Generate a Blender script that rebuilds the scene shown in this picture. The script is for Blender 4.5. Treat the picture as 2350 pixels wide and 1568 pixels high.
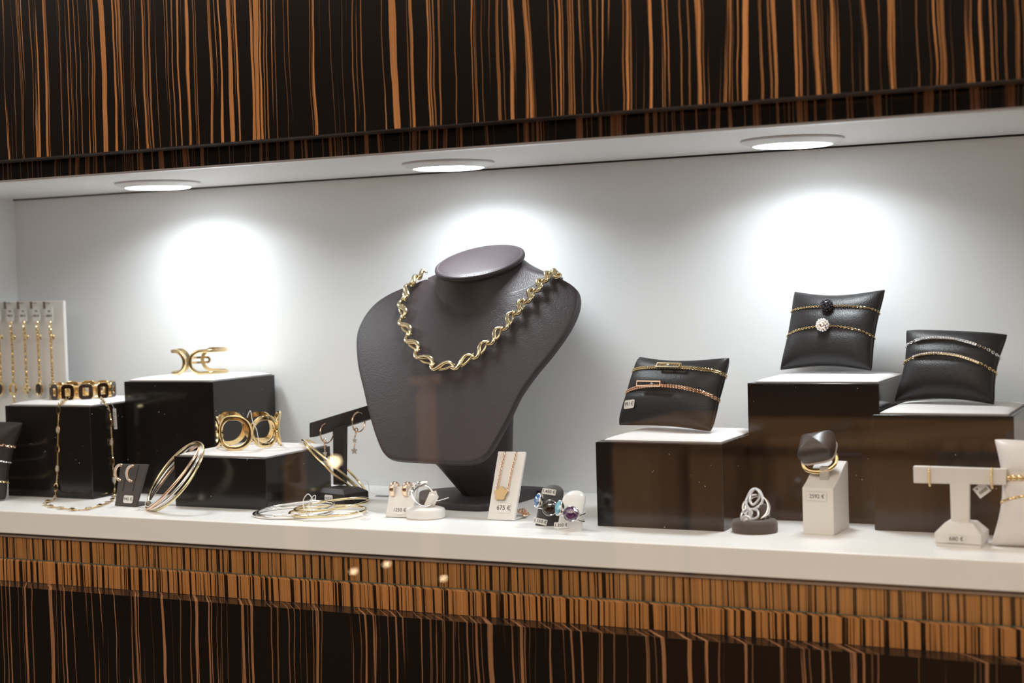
import bpy, bmesh, math, random
from mathutils import Vector, Matrix, Euler
PI = math.pi
V = Vector
for o in list(bpy.data.objects): bpy.data.objects.remove(o)
SC = bpy.context.scene
COL = SC.collection
random.seed(7)

# ------------------------------------------------------------------ camera
# room axes: x right along the showcase, y into it, z up; the shelf's front top edge is y=0, z=0 (metres)
FPX = 3500.0
AX = V((0.90290987, -0.00957669, -0.42972322))   # world x in camera terms (right, down, forward)
AY = V((0.4289153, -0.04511088, 0.90221764))
AZ = V((-0.02802545, -0.99893608, -0.03662347))
CAM = V((0.5, -1.037286, 0.19))
cd = bpy.data.cameras.new('camera'); cam = bpy.data.objects.new('camera', cd); COL.objects.link(cam)
cd.sensor_width = 36; cd.lens = FPX / 2350 * 36; cd.clip_start = 0.02; cd.clip_end = 60
cam.matrix_world = Matrix(((AX.x, -AX.y, -AX.z, CAM.x), (AY.x, -AY.y, -AY.z, CAM.y), (AZ.x, -AZ.y, -AZ.z, CAM.z), (0, 0, 0, 1)))
cd.dof.use_dof = True; cd.dof.focus_distance = 1.27; cd.dof.aperture_fstop = 7.0
SC.camera = cam

def at(px, py, x=None, y=None, z=None):
    """the point of the room sighted at a photo pixel that lies in the plane x=, y= or z="""
    c = V((px - 1175, py - 784, FPX)); d = V((AX.dot(c), AY.dot(c), AZ.dot(c)))
    i, v = (0, x) if x is not None else ((1, y) if y is not None else (2, z))
    return CAM + d * ((v - CAM[i]) / d[i])

# ------------------------------------------------------------------ world, exposure
w = bpy.data.worlds.new('world'); SC.world = w; w.use_nodes = True
w.node_tree.nodes['Background'].inputs[0].default_value = (1.0, 0.88, 0.77, 1)
w.node_tree.nodes['Background'].inputs[1].default_value = 1.15
SC.view_settings.view_transform = 'Standard'; SC.view_settings.look = 'None'
SC.view_settings.exposure = 0.0; SC.view_settings.gamma = 1.0; SC.view_settings.use_curve_mapping = False

def area(name, loc, target, sx, sy, power, col):
    l = bpy.data.lights.new(name, 'AREA'); l.shape = 'RECTANGLE'; l.size = sx; l.size_y = sy
    l.energy = power; l.color = col
    o = bpy.data.objects.new(name, l); COL.objects.link(o); o.location = loc
    o.rotation_euler = (V(target) - V(loc)).to_track_quat('-Z', 'Y').to_euler(); return o
# the shop's warm ceiling lights in front of the showcase
area('shop_ceiling_light', (0.3, -1.45, 1.75), (0.2, -1.0, -.6), 2.6, 0.7, 11, (1.0, 0.82, 0.66))
area('shop_ceiling_light', (-0.6, -2.6, 1.75), (-0.2, 0, 0.1), 2.2, 0.7, 13, (1.0, 0.82, 0.66))
area('counter_fill_light', (0.6, -1.55, 1.0), (0.6, -2.2, -.1), 2.4, 0.3, 12, (1.0, 0.76, 0.52))  # added unseen fill, brightens the counters mirrored in the glass
LAMP_STRENGTH = 10.0      # glow of the lenses themselves
LAMP_POWER = 0.39        # watts thrown down by each lamp's reflector

# ------------------------------------------------------------------ helpers: geometry
class MB:
    def __init__(s): s.v = []; s.f = []
    def add(s, vs, fs, M=None):
        b = len(s.v)
        s.v += [(M @ V(p) if M is not None else V(p)) for p in vs]
        s.f += [tuple(b + i for i in f) for f in fs]; return s
    def box(s, x0, x1, y0, y1, z0, z1, M=None):
        vs = [(x, y, z) for x in (x0, x1) for y in (y0, y1) for z in (z0, z1)]
        return s.add(vs, [(0, 1, 3, 2), (4, 6, 7, 5), (0, 4, 5, 1), (2, 3, 7, 6), (0, 2, 6, 4), (1, 5, 7, 3)], M)
    def loft(s, rings, closed_ring=True, cap=True, loop=False, M=None):
        n = len(rings[0]); vs = [p for r in rings for p in r]; fs = []
        m = len(rings)
        for i in range(m if loop else m - 1):
            a, b = i * n, ((i + 1) % m) * n
            for j in range(n if closed_ring else n - 1):
                k = (j + 1) % n; fs.append((a + j, a + k, b + k, b + j))
        if cap and not loop and closed_ring:
            fs.append(tuple(range(n))[::-1]); fs.append(tuple(range((m - 1) * n, m * n)))
        return s.add(vs, fs, M)
    def tube(s, pts, r, n=8, closed=False, flat=None, M=None, up=None):
        pts = [V(p) for p in pts]; m = len(pts); rr = r if isinstance(r, (list, tuple)) else [r] * m
        rings = []; nrm = None
        for i in range(m):
            if closed: t = pts[(i + 1) % m] - pts[i - 1]
            else: t = pts[min(i + 1, m - 1)] - pts[max(i - 1, 0)]
            t.normalize()
            if up is not None: nrm = V(up)
            if nrm is None: nrm = V((0, 0, 1)) if abs(t.z) < .9 else V((1, 0, 0))
            nrm = (nrm - t * nrm.dot(t)); nrm.normalize(); bn = t.cross(nrm)
            fw, fh = flat if flat else (1, 1)
            rings.append([pts[i] + nrm * (math.cos(2*PI*j/n) * rr[i] * fh) + bn * (math.sin(2*PI*j/n) * rr[i] * fw) for j in range(n)])
        return s.loft(rings, True, not closed, closed, M)
    def ring(s, c, a, b, r, seg=32, n=8, flat=None, up=None, M=None):
        c, a, b = V(c), V(a), V(b)
        return s.tube([c + a * math.cos(2*PI*i/seg) + b * math.sin(2*PI*i/seg) for i in range(seg)], r, n, True, flat, M, up)
    def sphere(s, c, r, u=12, v=8, M=None):
        c = V(c); r = r if isinstance(r, (tuple, list)) else (r, r, r)
        rings = [[c + V((r[0]*math.sin(PI*(i+.02)/(v+.04))*math.cos(2*PI*j/u), r[1]*math.sin(PI*(i+.02)/(v+.04))*math.sin(2*PI*j/u), r[2]*math.cos(PI*(i+.02)/(v+.04)))) for j in range(u)] for i in range(v+1)]
        return s.loft(rings, M=M)
    def lathe(s, prof, n=48, sx=1, sy=1, M=None):
        return s.loft([[(r*math.cos(2*PI*j/n)*sx, r*math.sin(2*PI*j/n)*sy, z) for j in range(n)] for r, z in prof], M=M)
    def prism(s, poly, z0, z1, M=None):
        return s.loft([[(x, y, z0) for x, y in poly], [(x, y, z1) for x, y in poly]], M=M)
    def frame(s, outer, inner, z0, z1, M=None):
        r = [[(x, y, z0) for x, y in outer], [(x, y, z1) for x, y in outer], [(x, y, z1) for x, y in inner], [(x, y, z0) for x, y in inner]]
        return s.loft(r, loop=True, M=M)

def rrect(w, h, r, n=5):
    r = min(r, w/2*.999, h/2*.999); pts = []
    for cx, cy, a0 in ((w/2-r, h/2-r, 0), (-w/2+r, h/2-r, 90), (-w/2+r, -h/2+r, 180), (w/2-r, -h/2+r, 270)):
        for i in range(n+1):
            a = math.radians(a0 + 90*i/n); pts.append((cx + r*math.cos(a), cy + r*math.sin(a)))
    return pts

ROOTM = {}
def props(o, label=None, cat=None, group=None, kind=None):
    if label: o['label'] = label
    if cat: o['category'] = cat
    if group: o['group'] = group
    if kind: o['kind'] = kind
    return o
def thing(name, label, cat, loc=(0, 0, 0), rotz=0.0, group=None, M=None):
    o = bpy.data.objects.new(name, None); COL.objects.link(o); o.empty_display_size = .01
    if M is None: M = Matrix.Translation(V(loc)) @ Matrix.Rotation(rotz, 4, 'Z')
    o.matrix_world = M; ROOTM[o.name] = M.copy()
    return props(o, label, cat, group)
def part(name, mb, mat, parent=None, world=False, smooth=40, bevel=0, sub=0, label=None):
    me = bpy.data.meshes.new(name); vs = mb.v
    if world and parent is not None:
        p = parent
        while p.name not in ROOTM: p = p.parent
        inv = ROOTM[p.name].inverted(); vs = [inv @ p_ for p_ in vs]
    me.from_pydata([tuple(p_) for p_ in vs], [], mb.f)
    bm = bmesh.new(); bm.from_mesh(me); bmesh.ops.recalc_face_normals(bm, faces=bm.faces); bm.to_mesh(me); bm.free()
    me.materials.append(mat)
    if smooth:
        me.shade_smooth(); me.set_sharp_from_angle(angle=math.radians(smooth))
    o = bpy.data.objects.new(name, me); COL.objects.link(o)
    if parent is not None: o.parent = parent
    if bevel:
        b = o.modifiers.new('bevel', 'BEVEL'); b.width = bevel; b.segments = 3; b.limit_method = 'ANGLE'; b.harden_normals = False
    if sub:
        b = o.modifiers.new('sub', 'SUBSURF'); b.levels = sub; b.render_levels = sub
    if label: o['label'] = label
    return o
def solo(name, mb, mat, label, cat, loc, group=None, **k):
    """a thing that is one mesh, vertices in room coordinates, origin at loc"""
    L = V(loc); mb.v = [p - L for p in mb.v]
    o = part(name, mb, mat, None, **k); o.location = L; return props(o, label, cat, group)
def struct(name, mb, mat, **k):
    o = part(name, mb, mat, None, **k); o['kind'] = 'structure'; return o
def frameM(o, x, y, z):
    M = Matrix.Identity(4)
    for i, a in enumerate((x, y, z)):
        for j in range(3): M[j][i] = a[j]
    for j in range(3): M[j][3] = o[j]
    return M
def orth(o, x, up):
    """frame at o: x along x, z close to up"""
    x = V(x).normalized(); y = V(up).cross(x).normalized(); z = x.cross(y); return frameM(o, x, y, z)
def lettering(txt, size, mat, parent, M, name='lettering', world=True, align='CENTER', bold=0.0):
    cu = bpy.data.curves.new('t', 'FONT'); cu.body = txt; cu.size = size; cu.align_x = align; cu.align_y = 'CENTER'
    cu.extrude = 0.00005; cu.offset = bold
    ob = bpy.data.objects.new('t', cu); COL.objects.link(ob)
    dg = bpy.context.evaluated_depsgraph_get(); me = bpy.data.meshes.new_from_object(ob.evaluated_get(dg)); 
    bpy.data.objects.remove(ob)
    if world:
        p = parent
        while p.name not in ROOTM: p = p.parent
        M = ROOTM[p.name].inverted() @ M
    me.transform(M); me.materials.clear(); me.materials.append(mat); me.name = name
    o = bpy.data.objects.new(name, me); COL.objects.link(o); o.parent = parent; return o

def resample(pts, step):
    pts = [V(p) for p in pts]; out = [pts[0].copy()]; acc = 0
    for a, b in zip(pts, pts[1:]):
        L = (b - a).length; d = step - acc
        while d <= L: out.append(a.lerp(b, d / L)); d += step
        acc = (acc + L) % step if L + acc >= step else acc + L
    return out
def catmull(pts, k=8, closed=False):
    pts = [V(p) for p in pts]; out = []; m = len(pts)
    for i in range(m if closed else m - 1):
        if closed: p0, p1, p2, p3 = pts[i-1], pts[i], pts[(i+1) % m], pts[(i+2) % m]
        else: p0, p1, p2, p3 = pts[max(i-1, 0)], pts[i], pts[i+1], pts[min(i+2, m-1)]
        for j in range(k):
            t = j / k
            out.append(.5 * ((2*p1) + (p2-p0)*t + (2*p0-5*p1+4*p2-p3)*t*t + (3*p1-p0-3*p2+p3)*t**3))
    if not closed: out.append(pts[-1])
    return out
def chain(mb, path, link=.0024, wid=.0015, r=.00032, n=5, seg=10, twist=True):
    """interlocking oval links along a path"""
    pts = resample(path, link * .72); up = V((0, 0, 1))
    for i, (a, b) in enumerate(zip(pts, pts[1:])):
        d = (b - a)
        if d.length < 1e-7: continue
        d.normalize(); c = (a + b) / 2
        up = (up - d * up.dot(d))
        if up.length < 1e-3: up = d.orthogonal()
        up.normalize(); s = d.cross(up)
        ang = (PI/2 if i % 2 else 0) + .4
        q = up * math.cos(ang) + s * math.sin(ang)
        mb.ring(c, d * link/2, q * wid/2, r, seg, n)
    return mb
def rope(mb, path, R=.0009, r=.0006, pitch=.0035, strands=2, n=5):
    pts = resample(path, .0006); up = V((0, 0, 1))
    for s_ in range(strands):
        out = []
        for i, p in enumerate(pts):
            d = (pts[min(i+1, len(pts)-1)] - pts[max(i-1, 0)]).normalized()
            up = (up - d * up.dot(d)).normalized(); q = d.cross(up)
            a = 2*PI*(i*.0006/pitch + s_/strands); out.append(p + (up*math.cos(a) + q*math.sin(a))*R)
        mb.tube(out, r, n)
    return mb

# ------------------------------------------------------------------ helpers: materials
def new(name):
    m = bpy.data.materials.new(name); m.use_nodes = True; nt = m.node_tree; return m, nt, nt.nodes['Principled BSDF']
def mat(name, col, rough=.5, metal=0.0, coat=0.0, emit=None, es=0, spec=.5, trans=0, ior=1.5, sheen=0):
    m, nt, p = new(name)
    p.inputs['Base Color'].default_value = (*col, 1); p.inputs['Roughness'].default_value = rough
    p.inputs['Metallic'].default_value = metal; p.inputs['Coat Weight'].default_value = coat
    p.inputs['Specular IOR Level'].default_value = spec; p.inputs['Transmission Weight'].default_value = trans
    p.inputs['IOR'].default_value = ior; p.inputs['Sheen Weight'].default_value = sheen
    if emit: p.inputs['Emission Color'].default_value = (*emit, 1); p.inputs['Emission Strength'].default_value = es
    return m
def N(nt, t, **k):
    n = nt.nodes.new(t)
    for a, b in k.items():
        if a in n.inputs.keys(): n.inputs[a].default_value = b
        else: setattr(n, a, b)
    return n
def add_bump(m, scale, strength, dist=.0005, kind='noise', rough_var=None, scale3=(1, 1, 1)):
    nt = m.node_tree; p = nt.nodes['Principled BSDF']; tc = N(nt, 'ShaderNodeTexCoord')
    mp = N(nt, 'ShaderNodeMapping'); mp.inputs['Scale'].default_value = scale3; nt.links.new(tc.outputs['Object'], mp.inputs['Vector'])
    if kind == 'noise':
        t = N(nt, 'ShaderNodeTexNoise', Scale=scale, Detail=4.0); out = t.outputs['Fac']
    else:
        t = N(nt, 'ShaderNodeTexVoronoi', Scale=scale); out = t.outputs['Distance']
    nt.links.new(mp.outputs[0], t.inputs['Vector'])
    b = N(nt, 'ShaderNodeBump', Strength=strength, Distance=dist); nt.links.new(out, b.inputs['Height']); nt.links.new(b.outputs[0], p.inputs['Normal'])
    return m
def leather(name, col, rough=.42, scale=900, strength=.5, rcol=None):
    m = mat(name, col, rough, spec=.38)
    nt = m.node_tree; p = nt.nodes['Principled BSDF']; tc = N(nt, 'ShaderNodeTexCoord')
    v1 = N(nt, 'ShaderNodeTexVoronoi', Scale=scale); n1 = N(nt, 'ShaderNodeTexNoise', Scale=scale*.25, Detail=3.0)
    n2 = N(nt, 'ShaderNodeTexNoise', Scale=45.0, Detail=2.0)
    for t in (v1, n1, n2): nt.links.new(tc.outputs['Object'], t.inputs['Vector'])
    mx = N(nt, 'ShaderNodeMath', operation='ADD'); nt.links.new(v1.outputs['Distance'], mx.inputs[0]); nt.links.new(n1.outputs['Fac'], mx.inputs[1])
    b = N(nt, 'ShaderNodeBump', Strength=strength, Distance=.00022); nt.links.new(mx.outputs[0], b.inputs['Height'])
    b2 = N(nt, 'ShaderNodeBump', Strength=.25, Distance=.0006); nt.links.new(n2.outputs['Fac'], b2.inputs['Height'])
    nt.links.new(b.outputs[0], b2.inputs['Normal']); nt.links.new(b2.outputs[0], p.inputs['Normal'])
    return m
def ebony(name, dark, light, thr, dens, seed, wob=.004, rough=.22, fine=1.0):
    """macassar ebony veneer: stripes that wander a little along the grain (z)"""
    m, nt, p = new(name); L = nt.links.new
    tc = N(nt, 'ShaderNodeTexCoord'); sp = N(nt, 'ShaderNodeSeparateXYZ'); L(tc.outputs['Object'], sp.inputs[0])
    # wander of the grain
    wn = N(nt, 'ShaderNodeTexNoise', Scale=1.0, Detail=2.0); wm = N(nt, 'ShaderNodeMapping'); wm.inputs['Scale'].default_value = (26, 26, 9); wm.inputs['Location'].default_value = (seed, seed*2, 0)
    L(tc.outputs['Object'], wm.inputs[0]); L(wm.outputs[0], wn.inputs['Vector'])
    w2 = N(nt, 'ShaderNodeTexNoise', Scale=1.0, Detail=2.0); wm2 = N(nt, 'ShaderNodeMapping'); wm2.inputs['Scale'].default_value = (200, 200, 120)
    L(tc.outputs['Object'], wm2.inputs[0]); L(wm2.outputs[0], w2.inputs['Vector'])
    a = N(nt, 'ShaderNodeMath', operation='MULTIPLY_ADD'); L(wn.outputs['Fac'], a.inputs[0]); a.inputs[1].default_value = wob*3; L(sp.outputs['X'], a.inputs[2])
    a2 = N(nt, 'ShaderNodeMath', operation='MULTIPLY_ADD'); L(w2.outputs['Fac'], a2.inputs[0]); a2.inputs[1].default_value = wob*.16; L(a.outputs[0], a2.inputs[2])
    a3 = N(nt, 'ShaderNodeMath', operation='MULTIPLY_ADD'); L(sp.outputs['Y'], a3.inputs[0]); a3.inputs[1].default_value = .9; L(a2.outputs[0], a3.inputs[2])
    def layer(sc, det, off, lo, hi, zs=.9):
        c = N(nt, 'ShaderNodeCombineXYZ'); L(a3.outputs[0], c.inputs[0]); c.inputs[1].default_value = off
        zz = N(nt, 'ShaderNodeMath', operation='MULTIPLY'); L(sp.outputs['Z'], zz.inputs[0]); zz.inputs[1].default_value = zs/sc; L(zz.outputs[0], c.inputs[2])
        t = N(nt, 'ShaderNodeTexNoise', Scale=sc, Detail=det, Roughness=.62); L(c.outputs[0], t.inputs['Vector'])
        r = N(nt, 'ShaderNodeMapRange'); r.inputs['From Min'].default_value = lo; r.inputs['From Max'].default_value = hi; L(t.outputs['Fac'], r.inputs['Value']); return r.outputs[0]
    A = layer(dens, 3.0, seed, thr, thr+.018)
    B = layer(dens*2.6, 1.0, seed+5, thr+.055, thr+.08)
    mx = N(nt, 'ShaderNodeMath', operation='MAXIMUM'); L(A, mx.inputs[0])
    bm_ = N(nt, 'ShaderNodeMath', operation='MULTIPLY'); L(B, bm_.inputs[0]); bm_.inputs[1].default_value = .55*fine; L(bm_.outputs[0], mx.inputs[1])
    # fibres inside the light stripes
    fb = layer(dens*9, 2.0, seed+9, .36, .52, 12.0)
    fs = N(nt, 'ShaderNodeMapRange'); fs.inputs['To Min'].default_value = .62; L(fb, fs.inputs['Value'])
    tint = layer(dens*.7, 1.0, seed+13, .3, .7)
    ts = N(nt, 'ShaderNodeMapRange'); ts.inputs['To Min'].default_value = .68; L(tint, ts.inputs['Value'])
    q = N(nt, 'ShaderNodeMath', operation='MULTIPLY'); L(fs.outputs[0], q.inputs[0]); L(ts.outputs[0], q.inputs[1])
    q2 = N(nt, 'ShaderNodeMath', operation='MULTIPLY'); L(mx.outputs[0], q2.inputs[0]); L(q.outputs[0], q2.inputs[1])
    c = N(nt, 'ShaderNodeMix', data_type='RGBA'); c.inputs['A'].default_value = (*dark, 1); c.inputs['B'].default_value = (*light, 1)
    L(q2.outputs[0], c.inputs['Factor']); L(c.outputs['Result'], p.inputs['Base Color'])
    p.inputs['Roughness'].default_value = rough; p.inputs['Specular IOR Level'].default_value = .25
    return m

M_wall = mat('matt_white_laminate', (.87, .885, .895), .55)
add_bump(M_wall, 60, .04, .001)
M_ceil = mat('ceiling_laminate', (.84, .84, .84), .5)
M_shelf = mat('shelf_laminate', (.89, .88, .87), .38); add_bump(M_shelf, 25, .05, .001)
M_ebony = ebony('ebony_veneer', (.0065, .0045, .0035), (.58, .255, .09), .568, 165, 3.0, wob=.003)
M_ebony2 = ebony('ebony_veneer_fascia', (.0065, .0045, .004), (.62, .29, .14), .556, 180, 11.0, wob=.003)
M_ebony3 = ebony('ebony_veneer_lower', (.0065, .0045, .0035), (.36, .17, .08), .568, 150, 21.0, wob=.003)
M_amber = ebony('amber_ebony_edging', (.012, .006, .003), (.52, .235, .075), .465, 260, 31.0, wob=.0010, fine=0)
M_amber2 = ebony('amber_ebony_edging_front', (.012, .006, .003), (.50, .22, .07), .470, 250, 44.0, wob=.0010, fine=0)
M_black = mat('black_lacquer', (.0075, .006, .0058), .16, spec=.5)
def dust(m, scale=420, thr=.018):
    nt = m.node_tree; p = nt.nodes['Principled BSDF']; L = nt.links.new; tc = N(nt, 'ShaderNodeTexCoord')
    v = N(nt, 'ShaderNodeTexVoronoi', Scale=scale); L(tc.outputs['Object'], v.inputs['Vector'])
    n = N(nt, 'ShaderNodeTexNoise', Scale=scale*.31, Detail=1.0); L(tc.outputs['Object'], n.inputs['Vector'])
    a = N(nt, 'ShaderNodeMath', operation='LESS_THAN'); L(v.outputs['Distance'], a.inputs[0]); a.inputs[1].default_value = .12
    b = N(nt, 'ShaderNodeMath', operation='GREATER_THAN'); L(n.outputs['Fac'], b.inputs[0]); b.inputs[1].default_value = .66
    q = N(nt, 'ShaderNodeMath', operation='MULTIPLY'); L(a.outputs[0], q.inputs[0]); L(b.outputs[0], q.inputs[1])
    c = N(nt, 'ShaderNodeMix', data_type='RGBA'); c.inputs['A'].default_value = p.inputs['Base Color'].default_value; c.inputs['B'].default_value = (.5, .5, .5, 1)
    L(q.outputs[0], c.inputs['Factor']); L(c.outputs['Result'], p.inputs['Base Color'])
dust(M_black, 260)
M_pad = mat('white_leatherette_pad', (.72, .70, .70), .55); add_bump(M_pad, 700, .12, .0003)
M_padedge = mat('grey_pad_board', (.42, .40, .40), .5)
M_bust = leather('aubergine_brown_leather', (.038, .028, .032), .46, 1050, .6)
M_leather = leather('black_leather', (.012, .010, .011), .42, 1150, .5)
M_leather2 = leather('brown_black_leather', (.026, .020, .019), .50, 1100, .5)
M_suede = mat('dark_suede', (.055, .045, .043), .75, sheen=.3); add_bump(M_suede, 1200, .4, .0004)
M_white = mat('white_leatherette', (.74, .71, .68), .5); add_bump(M_white, 500, .1, .0003)
M_acrylic = mat('white_acrylic', (.82, .80, .78), .22)
M_satin = mat('white_satin_cloth', (.74, .70, .68), .42, sheen=.2); add_bump(M_satin, 55, .18, .003)
M_gold = mat('polished_gold', (.87, .66, .35), .12, 1)
M_goldd = mat('soft_gold', (.78, .60, .32), .18, 1)
M_rose = mat('rose_gold', (.94, .66, .48), .18, 1)
M_pgold = mat('pale_gold', (.83, .70, .44), .14, 1)
M_silver = mat('white_gold', (.88, .87, .86), .16, 1)
M_lace = mat('diamond_set_silver', (.80, .80, .82), .28, 1); add_bump(M_lace, 2600, .8, .0005, 'voronoi')
M_pave = mat('pave_diamond', (.90, .80, .74), .25, .6); add_bump(M_pave, 2600, 1.0, .0006, 'voronoi')
M_pavew = mat('white_pave_diamond', (.86, .86, .90), .2, .6); add_bump(M_pavew, 2600, 1.0, .0006, 'voronoi')
M_inlay = mat('dark_brown_enamel', (.022, .008, .004), .08)
M_onyx = mat('satin_onyx', (.028, .028, .03), .38)
M_blk = mat('black_gem', (.006, .005, .007), .1)
M_smoke = mat('smoky_quartz', (.020, .009, .004), .03, 0, spec=.6)
M_blue = mat('blue_topaz', (.03, .16, .42), .03, 0, coat=1, spec=1)
M_sky = mat('sky_topaz', (.18, .50, .66), .03, 0, coat=1, spec=1)
M_amet = mat('amethyst', (.075, .012, .085), .04, 0, coat=1, spec=1)
M_clear = mat('clear_crystal', (.93, .93, .96), .02, 0, spec=1, trans=.6, ior=2.0)
M_paper = mat('white_paper_tag', (.80, .79, .77), .5)
M_label = mat('cream_price_label', (.70, .66, .62), .4)
M_ink = mat('black_ink', (.03, .03, .03), .6)
M_string = mat('white_string', (.85, .85, .85), .6)
M_metal = mat('dark_steel', (.20, .17, .12), .3, 1)
M_stitch = mat('grey_thread', (.25, .22, .24), .6)
M_lampring = mat('lamp_white_ring', (.78, .78, .78), .35)
M_lamplight = mat('lamp_light', (1, 1, 1), .5, emit=(.90, .96, 1.0), es=LAMP_STRENGTH)
M_strip = mat('bright_metal_strip', (.9, .9, .92), .3, .2)
M_brownedge = mat('brown_metal_strip', (.30, .22, .17), .35, .6)
M_gap = mat('dark_gap', (.01, .008, .007), .7)

def glass_mat():
    m, nt, p = new('showcase_glass'); L = nt.links.new; nt.nodes.remove(p); out = nt.nodes['Material Output']
    t = N(nt, 'ShaderNodeBsdfTransparent'); t.inputs[0].default_value = (.985, .992, .988, 1)
    g = N(nt, 'ShaderNodeBsdfGlossy', Roughness=0.0); fw = N(nt, 'ShaderNodeLayerWeight', Blend=0.5)
    pw = N(nt, 'ShaderNodeMath', operation='POWER'); L(fw.outputs['Facing'], pw.inputs[0]); pw.inputs[1].default_value = 5.0
    fr = N(nt, 'ShaderNodeMath', operation='MULTIPLY_ADD'); L(pw.outputs[0], fr.inputs[0]); fr.inputs[1].default_value = .96; fr.inputs[2].default_value = .04
    mx = N(nt, 'ShaderNodeMixShader'); L(fr.outputs[0], mx.inputs[0]); L(t.outputs[0], mx.inputs[1]); L(g.outputs[0], mx.inputs[2]); L(mx.outputs[0], out.inputs[0])
    return m
M_glass = glass_mat()
M_green = mat('green_glass_edge', (.06, .09, .07), .2)

# ------------------------------------------------------------------ the showcase (setting)
YB, H, XL, XR = .2347, .2987, -.7015, .75
struct('wall_back', MB().box(XL-.02, XR, YB, YB+.018, -.02, H+.02), M_wall, smooth=0)
struct('wall_left', MB().box(XL-.018, XL, 0.004, YB, 0, H), M_wall, smooth=0)
struct('wall_right_bounce', MB().box(.62, .638, 0.004, YB, 0, H), M_wall, smooth=0)  # unseen end wall, added to bounce light back into the niche
struct('ceiling', MB().box(XL-.018, XR, 0.0, YB-.0006, H, H+.018), M_ceil, smooth=0)
sh = MB().box(XL-.018, XR, 0, YB, -.0205, 0)
o = part('display_shelf', sh, M_shelf, bevel=.0012); props(o, 'long white display shelf that carries all the stands and boxes', 'shelf')
struct('trim_1', MB().box(-.9, XR, -.008, 0, .2955, .335), M_ebony2, smooth=0)
struct('trim_2', MB().box(-.9, XR, -.0088, 0, .2938, .2955), M_strip, smooth=0)
struct('trim_shade_line', MB().box(XL, .62, YB-.0014, YB, H-.0014, H), M_gap, smooth=0)  # dark strip drawn in as the shadow gap behind the ceiling
struct('trim_3', MB().box(-.9, XR, -.004, .03, -.043, -.0225), M_amber, smooth=0)
struct('trim_4', MB().box(-.9, XR, -.0052, .03, -.0225, -.0218), M_brownedge, smooth=0)
struct('trim_5', MB().box(-.9, XR, -.020, -.0135, -.0585, -.0405), M_amber2, smooth=0)
gl = thing('window_1', None, None, (0, -.0108, 0)); gl['kind'] = 'structure'; del_ = None
g = part('pane', MB().box(-.9, XR, -.0135, -.0085, -.0405, .333), M_glass, gl, world=True, smooth=0)
part('pane_edge', MB().box(-.9, XR, -.0135, -.0085, -.0415, -.0405), M_green, gl, world=True, smooth=0)
up = MB().box(-.95, XR, -.040, -.020, .3095, .52)
up.box(-.95, XR, -.020, 0, .335, .52)
o = part('upper_panel', up, M_ebony, smooth=0); part('edge_band', MB().box(-.95, XR, -.0402, -.020, .3088, .3095), mat('dark_edge_band', (.02, .013, .011), .3), o, smooth=0); props(o, 'upper dark panel of striped ebony veneer above the lit niche', 'panel')
lo = MB().box(-.95, XR, -.040, -.0, -.30, -.0588)
o = part('lower_panel', lo, M_ebony3, smooth=0); props(o, 'lower dark panel of striped ebony veneer under the white shelf', 'panel')

# the lamps in the niche ceiling
for (xa, xb, yc), lab in (((-.4849, -.3925, .150), 'left'), ((-.1625, -.0800, .148), 'middle'), ((.1445, .2262, .146), 'right')):
    cx = (xa + xb) / 2; rr = .0405
    t = thing('recessed_lamp', {'left': 'round glowing ceiling lamp above the black box with the open gold cuff',
        'middle': 'round glowing ceiling lamp above the left side of the necklace bust',
        'right': 'round glowing ceiling lamp above the pillow on the tallest black box'}[lab], 'lamp', (cx, yc, H), group='round lamps in the niche ceiling')
    part('bezel', MB().lathe([(rr-.0006, 0), (rr-.0006, -.0008), (rr, -.0010), (rr, -.0018), (rr-.0012, -.0024), (.0318, -.0048), (.0312, -.0050), (.0308, -.0040), (.0308, -.0002)], 64), M_lampring, t)
    dl = bpy.data.lights.new('lamp_beam', 'AREA'); dl.shape = 'DISK'; dl.size = .056; dl.energy = LAMP_POWER; dl.color = (.92, .965, 1.0); dl.spread = math.radians(146)
    do = bpy.data.objects.new('lamp_beam', dl); COL.objects.link(do); do.parent = t; do.location = (0, 0, -.0059)
    part('lamp_lens', MB().lathe([(.0306, -.0030), (.0306, -.0050), (.030, -.0053), (.0002, -.0055)], 64), M_lamplight, t)

# ------------------------------------------------------------------ the shop in front of the showcase (seen in the glass)
M_floor = mat('shop_floor', (.10, .07, .05), .5); add_bump(M_floor, 5, .1, .002)
struct('floor', MB().box(-8, 6, -5.0, .3, -1.02, -1.0), M_floor, smooth=0)
struct('wall_front_blocker', MB().box(-8, 6, -5.1, -5.0, -1.0, 1.75), mat('dark_blocker_wall', (.035, .026, .022), .8), smooth=0)  # unseen dark wall, added to block the bright world from the glass reflections
M_counter = ebony('counter_veneer', (.46, .25, .12), (.78, .46, .23), .45, 9, 51.0)
def mirrored(px, py, d):       # where the glass shows the room d metres in front of it
    p = at(px, py, y=-.011 + d); return V((p.x, -.022 - p.y, p.z))
d0 = 2.2
def counter(x0, x1, y, z0, z1, label):
    D = .45 if x1-x0 > .12 else .03
    t = thing('shop_counter', label, 'counter', ((x0+x1)/2, y, -1.0))
    part('body', MB().box(x0+.004, x1-.004, y-D, y-.02, -1.0, z1-.02), M_counter, t, world=True, bevel=.004)
    part('front_panel', MB().box(x0+.008, x1-.008, y-.02, y, z0, z1-.04), M_counter, t, world=True, bevel=.004)
    part('countertop', MB().box(x0, x1, y-D-.02, y+.02, z1-.02, z1), M_counter, t, world=True, bevel=.003)
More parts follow.
